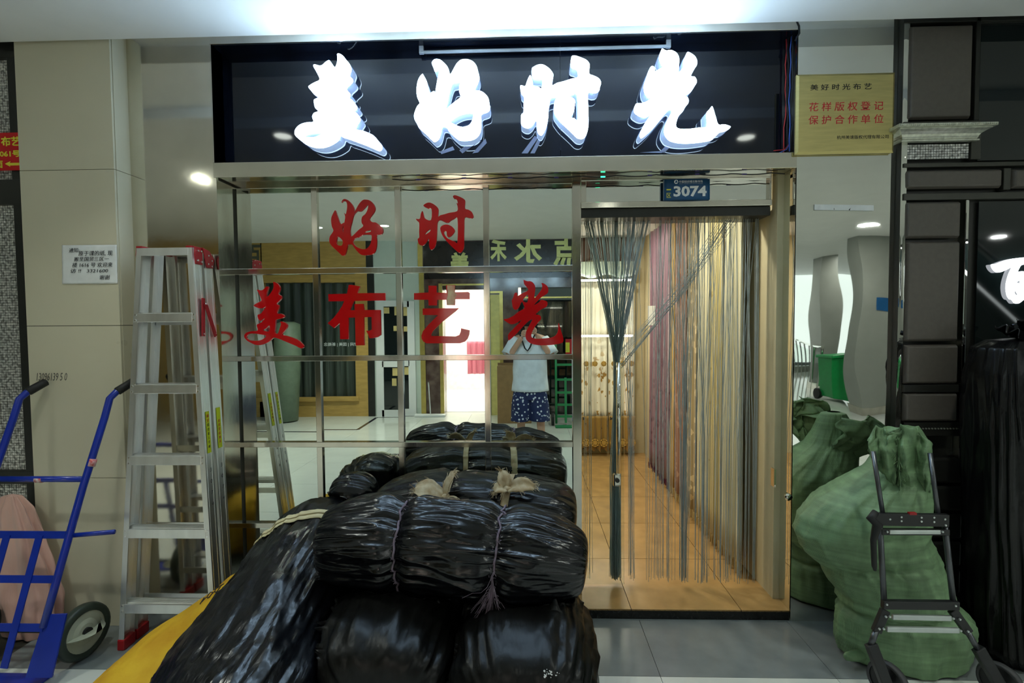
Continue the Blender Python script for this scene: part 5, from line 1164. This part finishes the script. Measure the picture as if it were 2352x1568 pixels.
# yellow door leaf, dark glazed door, boxes, green hand truck, red banner
ob('door_leaf', mat('yellow_door', srgb(226, 214, 130), .4), 1127, 676, 1150, 955, .0, .03, z0=0)
ob('glass_door', DARKGLASS, 1190, 686, 1500, 955, -.05, -.03, z0=0); ob('marble_pier', MARBLE, 1330, 640, 1420, 955, -.3, .02, z0=0)
ob('wall_end', OPW, 1420, 545, 1560, 955, -.3, 0, z0=0, z1=ZM)
KRAFT = mat('brown_cardboard', srgb(142, 112, 74), .75, var=.08)
p0, p1 = oref(1143, 974), oref(1185, 974)
bxo = thing('cardboard_box', ((p0.x + p1.x) / 2, p0.y, 0), 'tall brown cardboard box standing beside the photographer', 'box')
zt_ = 1.645 - (850 - 736) * (2 * GY - p0.y + 2.75 - 0) / FPX
B('carton', KRAFT, bxo, p0.x, p1.x + .25, p0.y - .35, p0.y, 0, .92, bevel=.004); B('flap', KRAFT, bxo, p0.x, p1.x + .25, p0.y - .18, p0.y - .17, .92, .96)
GT = mat('green_enamelled_steel', srgb(40, 130, 78), .35)
p0, p1 = oref(1278, 980), oref(1322, 980)
gt = thing('hand_truck', ((p0.x + p1.x) / 2, p0.y, 0), 'green hand truck standing across the corridor', 'hand truck')
for x in (p0.x, p1.x): MB().tube([(x, p0.y, .04), (x, p0.y - .1, 1.28), (x, p0.y - .2, 1.34)], .018, 8).build('side_tube', GT, gt, smooth=True)
for z in (.15, .33, .52, .72, .95): MB().bar((p0.x, p0.y - .08 * z, z), (p1.x, p0.y - .08 * z, z), .01, .035).build('cross_strap', GT, gt)
MB().bar(((p0.x + p1.x) / 2, p0.y, .05), ((p0.x + p1.x) / 2, p0.y - .06, .75), .035, .01, up=(0, 1, 0)).build('slat', GT, gt)
B('toe_plate', GT, gt, p0.x - .02, p1.x + .02, p0.y, p0.y + .16, .004, .02)
for x in (p0.x - .05, p1.x + .05): MB().disc((x, p0.y - .08, .11), (1, 0, 0), .11, .04, 20).build('wheel', RUB, gt)
rb_ = thing('red_banner', O(1310, 810, OY + .3), 'red banner with yellow writing beside the glazed door across the corridor', 'banner')
ob('sheet', RSG, 1296, 776, 1345, 812, .30, .305, rb_); t_ = O(1296, 806); u_ = O(1305, 784); text('1', YELP, rb_, t_.x, u_.x, t_.z, u_.z, OY + .306, face=1, bold=.03)
ob('stand', BLACKMETAL, 1318, 812, 1322, 955, .295, .30, rb_, z0=0)
# rolled bundle and mop against the oak front
p = oref(652, 968); o = MB().tube([(p.x, p.y - .1, 0.0), (p.x, p.y - .1, .02), (p.x + .02, p.y - .12, .9), (p.x + .03, p.y - .14, 1.62), (p.x + .03, p.y - .14, 1.66)], [.10, .2, .23, .20, .1], 20).build('wrapped_roll', mat('grey_green_wrap', srgb(112, 128, 108), .5, bump=.004, bscale=14), None, smooth=True)
tag(o, 'grey green wrapped fabric roll standing across the corridor', 'roll')
p = oref(985, 958); mp_ = thing('floor_mop', (p.x, p.y, 0), 'flat floor mop leaning on the marble pier across the corridor', 'mop')
MB().tube([(p.x + .02, p.y, .04), (p.x - .1, p.y - .28, 1.2)], .012, 8).build('handle', ALU, mp_); B('mop_head', PAINT, mp_, p.x - .25, p.x + .28, p.y - .06, p.y + .06, 0, .04, bevel=.01)
# ------------------------------------------------------------------ hall at the right: columns, railing, bin (seen in the polished panel)
GREYST = mat('grey_cladding', srgb(150, 152, 144), .3, var=.05, scale=3)
def rp(x, y): d = ray(x, y); v = CAM + d * (-CAM.z / d.z); return V((v.x, -v.y, 0))
for lb, (x0, x1, y0, y1) in (('broad grey clad column with a blue sign in the hall', (5.75, 7.2, -6.5, -6.2)), ('slim grey clad column by the glass railing in the hall', (6.5, 6.92, -9.1, -8.7))):
    c = thing('column', ((x0 + x1) / 2, (y0 + y1) / 2, 0), lb, 'column'); B('shaft', GREYST, c, x0, x1, y0, y1, .14, ZM); B('plinth', STEEL, c, x0 - .02, x1 + .02, y0 - .02, y1 + .02, 0, .14)
    if x0 < 6: B('sign_board', BLUE, c, 6.05, 6.75, y1, y1 + .01, 1.75, 1.98)
p = rp(1924, 924)
bn = thing('wheeled_bin', p, 'green wheeled rubbish bin beside the broad column', 'bin')
GBN = mat('green_bin_plastic', srgb(14, 150, 74), .4)
mb = MB(); w0, w1 = .19, .25
mb.add([(p.x + i * w0, p.y + j * w0, .06) for i, j in ((-1, -1), (1, -1), (1, 1), (-1, 1))] + [(p.x + i * w1, p.y + j * w1, .88) for i, j in ((-1, -1), (1, -1), (1, 1), (-1, 1))], [(0, 1, 2, 3), (7, 6, 5, 4), (0, 4, 5, 1), (1, 5, 6, 2), (2, 6, 7, 3), (3, 7, 4, 0)]); mb.build('body', GBN, bn, bevel=.02)
B('lid', GBN, bn, p.x - .28, p.x + .28, p.y - .28, p.y + .3, .88, .95, bevel=.02)
for s in (-1, 1): MB().disc((p.x + s * .2, p.y - .24, .10), (1, 0, 0), .10, .05, 18).build('wheel', RUB, bn)
rg = thing('glass_railing', (7.0, -10.3, 0), 'glass railing with steel handrail along the atrium', 'railing')
for k in range(7):
    x = 6.25 + k * .24; y = -8.2 - k * .7; MB().tube([(x, y, 0), (x, y, 1.05)], .02, 8).build('post', STEELW, rg)
    if k < 6: MB().prism([(x + .03, y, .12), (x + .22, y - .64, .12), (x + .22, y - .64, .95), (x + .03, y, .95)], (0, .01, 0)).build('glass_panel', GLASS, rg)
MB().tube([(6.25, -8.2, 1.08), (7.69, -12.4, 1.08)], .03, 10).build('handrail', STEELW, rg)
w2 = thing('added_glow_window', (8, -13.9, .2), 'added glowing window wall standing in for daylight behind the atrium', 'window', kind='structure')
DAY = mat('added_daylight_glow', (.9, .95, .95), .3, emit=(.86, 1.0, .98), estr=1.1)  # glowing panes added to brighten the hall, not a known window
for k in range(6): B('pane', DAY, w2, 2.4 + k * 1.8, 4.16 + k * 1.8, -13.96, -13.94, .25, ZM)
for k in range(7): B('mullion', STEEL, w2, 2.34 + k * 1.8, 2.42 + k * 1.8, -13.97, -13.90, 0, ZM)
B('kerb', GREYST, thing('trim_2', (6, -12, 0), 'low kerb under the glass railing', 'kerb', kind='structure'), 4.0, 12.9, -13.2, -13.0, 0, .2)
for i, (x, y) in enumerate(((5.2, -5.2), (8.2, -6.4), (7.4, -8.2), (9.8, -4.0), (5.4, -9.8))):
    ceil_lamp(x, y, ZM, 32, .09, 'large round downlight in the hall ceiling', 'hall downlights', (.95, 1.0, .96))
es = thing('escalator', (9.0, -7.2, 0), 'dark sloping escalator with pale light strips in the hall', 'escalator')
e0, e1 = V((7.3, 0, 2.95)), V((10.4, 0, .12))
MB().bar(e0 + V((0, -7.2, 0)), e1 + V((0, -7.2, 0)), .9, .35, up=(0, 0, 1)).build('truss', BLACKMETAL, es)
for yy in (-6.74, -7.66):
    MB().bar(e0 + V((.12, yy, .28)), e1 + V((.12, yy, .28)), .012, .42).build('balustrade_glass', DARKGLASS, es); MB().tube([e0 + V((.2, yy, .62)), e1 + V((.2, yy, .62))], .03, 8).build('handrail', RUB, es)
MB().bar(e0 + V((.02, -6.735, .03)), e1 + V((.02, -6.735, .03)), .012, .05).build('light_strip', mat('strip_glow', (1, 1, 1), .4, emit=(.9, 1, 1), estr=2.5), es)
# ------------------------------------------------------------------ the photographer
SKIN = mat('skin', srgb(196, 150, 122), .5, var=.05); SHIRT = mat('white_cotton', (.72, .74, .74), .8, bump=.002, bscale=20)
HAIR = mat('black_hair', (.012, .011, .010), .5)
SHORTS = mat('navy_print_cotton', srgb(34, 44, 84), .8)
nt = SHORTS.node_tree; vo = nt.nodes.new('ShaderNodeTexVoronoi'); vo.inputs['Scale'].default_value = 26; tcs = nt.nodes.new('ShaderNodeTexCoord'); nt.links.new(tcs.outputs['Object'], vo.inputs['Vector'])
lt = nt.nodes.new('ShaderNodeMath'); lt.operation = 'LESS_THAN'; lt.inputs[1].default_value = .30; nt.links.new(vo.outputs['Distance'], lt.inputs[0])
mx = nt.nodes.new('ShaderNodeMixRGB'); ps = nt.nodes['Principled BSDF']; src = ps.inputs['Base Color'].links[0].from_socket
nt.links.new(lt.outputs[0], mx.inputs['Fac']); nt.links.new(src, mx.inputs[1]); mx.inputs[2].default_value = (.7, .72, .74, 1); nt.links.new(mx.outputs[0], ps.inputs['Base Color'])
HX, HY = .03, -3.02                                     # stands just behind the lens
per = thing('person', (HX, HY, 0), 'person in a white T-shirt and navy patterned shorts holding a camera to the face', 'person')
def skin(name, verts, edges, radii, m, root=0, sub=2):
    org = wpos(per); me = bpy.data.meshes.new(name); me.from_pydata([V(v) - org for v in verts], edges, []); me.materials.append(m)
    o = bpy.data.objects.new(name, me); C.objects.link(o); o.parent = per
    md = o.modifiers.new('skin', 'SKIN'); 
    for i, r in enumerate(radii):
        d = me.skin_vertices[0].data[i]; d.radius = r if isinstance(r, tuple) else (r, r); d.use_root = (i == root)
    md.use_smooth_shade = True
    sb = o.modifiers.new('sub', 'SUBSURF'); sb.levels = sub; sb.render_levels = sub
    return o
P = lambda x, y, z: (HX + x, HY + y, z)
bv = [P(0, 0, .92), P(0, 0, 1.12), P(0, -.01, 1.30), P(0, -.01, 1.43), P(0, .0, 1.49), P(0, .04, 1.545), P(0, .055, 1.63), P(0, .05, 1.70),
      P(-.10, 0, .88), P(-.11, .02, .50), P(-.12, -.01, .10), P(-.12, .10, .035),
      P(.10, 0, .88), P(.12, .02, .50), P(.14, -.01, .10), P(.15, .10, .035),
      P(-.19, 0, 1.42), P(-.27, .08, 1.19), P(-.09, .22, 1.47),
      P(.19, 0, 1.42), P(.27, .08, 1.19), P(.07, .22, 1.50)]
be = [(0, 1), (1, 2), (2, 3), (3, 4), (4, 5), (5, 6), (6, 7), (0, 8), (8, 9), (9, 10), (10, 11), (0, 12), (12, 13), (13, 14), (14, 15), (3, 16), (16, 17), (17, 18), (3, 19), (19, 20), (20, 21)]
br = [(.15, .11), (.14, .10), (.16, .11), (.14, .09), .055, .06, (.082, .10), .055, .085, .058, .042, .035, .085, .058, .042, .035, .055, .043, .030, .055, .043, .030]
body = skin('body', bv, be, br, SKIN)
for sx, w in ((-1, (-.085, .235, 1.49)), (1, (.065, .235, 1.52))):    # hands closed round the camera
    w = V(P(*w)); vs, es, rr = [w, w + V((-sx * .01, .035, .02))], [(0, 1)], [.027, .030]
    for k in range(4):
        b0 = w + V((-sx * (.002), .045, .045 - k * .019)); i = len(vs)
        vs += [b0, b0 + V((-sx * .026, .018, .004)), b0 + V((-sx * .045, .004, .003))]; es += [(1, i), (i, i + 1), (i + 1, i + 2)]; rr += [.0095, .009, .008]
    i = len(vs); vs += [w + V((-sx * .02, .0, -.02)), w + V((-sx * .05, .012, -.012))]; es += [(0, i), (i, i + 1)]; rr += [.011, .009]
    skin('hand', vs, es, rr, SKIN, 0, 1)
def loft(rings, m, name, n=40, seed=0, amp=.012, sol=.004):
    def fn(u, v):
        i = v * (len(rings) - 1); k = min(int(i), len(rings) - 2); f = i - k
        cx, cy, z, a, b = (lerp(rings[k][j], rings[k + 1][j], f) for j in range(5)); t = u * 2 * math.pi
        w = 1 + amp / max(a, .05) * noise.noise(V((math.cos(t) * 2, math.sin(t) * 2, z * 6 + seed)))
        return V((HX + cx + a * w * math.cos(t), HY + cy + b * w * math.sin(t), z))
    return MB().grid(fn, n, 30, True).build(name, m, per, smooth=True, solid=sol)
sh = loft([(0, 0, .80, .225, .155), (0, 0, .95, .205, .145), (0, 0, 1.15, .20, .14), (0, -.005, 1.32, .205, .145), (0, -.005, 1.41, .20, .125), (0, -.005, 1.46, .15, .10), (0, .0, 1.49, .085, .08)], SHIRT, 't_shirt')
for sx in (-1, 1):
    A, Bq = V(P(sx * .15, 0, 1.43)), V(P(sx * .255, .06, 1.24)); d = (Bq - A)
    mb = MB().tube([A, A + d * .3, A + d * .7, Bq], [.075, .088, .088, .092], 20, cap=False); mb.build('sleeve', SHIRT, sh, smooth=True, solid=.004)
    loft([(sx * .115, .01, .44, .118, .125), (sx * .105, .0, .62, .118, .13), (sx * .085, 0, .78, .118, .132), (sx * .07, 0, .86, .11, .12)], SHORTS, 'shorts_leg', seed=sx * 3)
    MB().box(HX + sx * .13 - .045, HX + sx * .13 + .045, HY - .08, HY + .17, 0, .03).build('sandal', RUB, per, bevel=.02)
loft([(0, 0, .70, .16, .13), (0, 0, .80, .195, .135), (0, 0, .86, .18, .12)], SHORTS, 'shorts', seed=8)
hc = V(P(0, .045, 1.655))
def hr(u, v):
    t = u * 2 * math.pi; ph = -.15 + v * (math.pi / 2 + .15); r = .112 * (1 + .05 * noise.noise(V((math.cos(t) * 4, math.sin(t) * 4, v * 5))))
    back = .9 if math.sin(t) < 0 else .93; low = -.03 if math.sin(t) < .3 else .055
    return hc + V((r * .86 * math.cos(ph) * math.cos(t), r * back * math.cos(ph) * math.sin(t) - .012, max(low, -.05) * (1 - v) + .03 + .095 * math.sin(max(ph, 0))))
MB().grid(hr, 40, 14, True).build('hair', HAIR, per, smooth=True)
for sx in (-1, 1): MB().tube([hc + V((sx * .088, -.005, .01)), hc + V((sx * .096, -.008, -.012)), hc + V((sx * .088, -.005, -.035))], [.012, .018, .010], 8).build('ear', SKIN, per, smooth=True)
MB().tube([hc + V((0, .098, .0)), hc + V((0, .118, -.03)), hc + V((0, .10, -.042))], [.010, .016, .012], 8).build('nose', SKIN, per, smooth=True)
MB().tube([hc + V((-.026, .098, -.066)), hc + V((0, .104, -.068)), hc + V((.026, .098, -.066))], [.004, .008, .004], 8).build('mouth', mat('lips', srgb(160, 90, 84), .5), per, smooth=True)
for sx in (-1, 1): MB().disc(hc + V((sx * .034, .099, .004)), (0, 1, 0), .010, .008, 12).build('eye', HAIR, per)
# the camera in the hands
dc = thing('photo_camera', (0, -2.85, 1.58), 'black camera with a wide lens and a neck strap in the hands of the person', 'camera')
B('camera_body', BLACKPLASTIC, dc, -.07, .07, -2.885, -2.835, 1.585, 1.69, bevel=.012); B('prism_hump', BLACKPLASTIC, dc, -.03, .03, -2.89, -2.83, 1.69, 1.725, bevel=.012)
MB().tube([(0, -2.835, 1.64), (0, -2.80, 1.642), (0, -2.775, 1.644)], [.034, .036, .042], 24).build('lens_barrel', BLACKPLASTIC, dc, smooth=True)
MB().tube([(-.07, -2.85, 1.66), (-.09, -2.83, 1.5), (-.03, -2.83, 1.33), (.0, -2.83, 1.30), (.03, -2.83, 1.34), (.09, -2.83, 1.5), (.07, -2.85, 1.66)], .009, 8).build('neck_strap', RUB, dc, smooth=True)
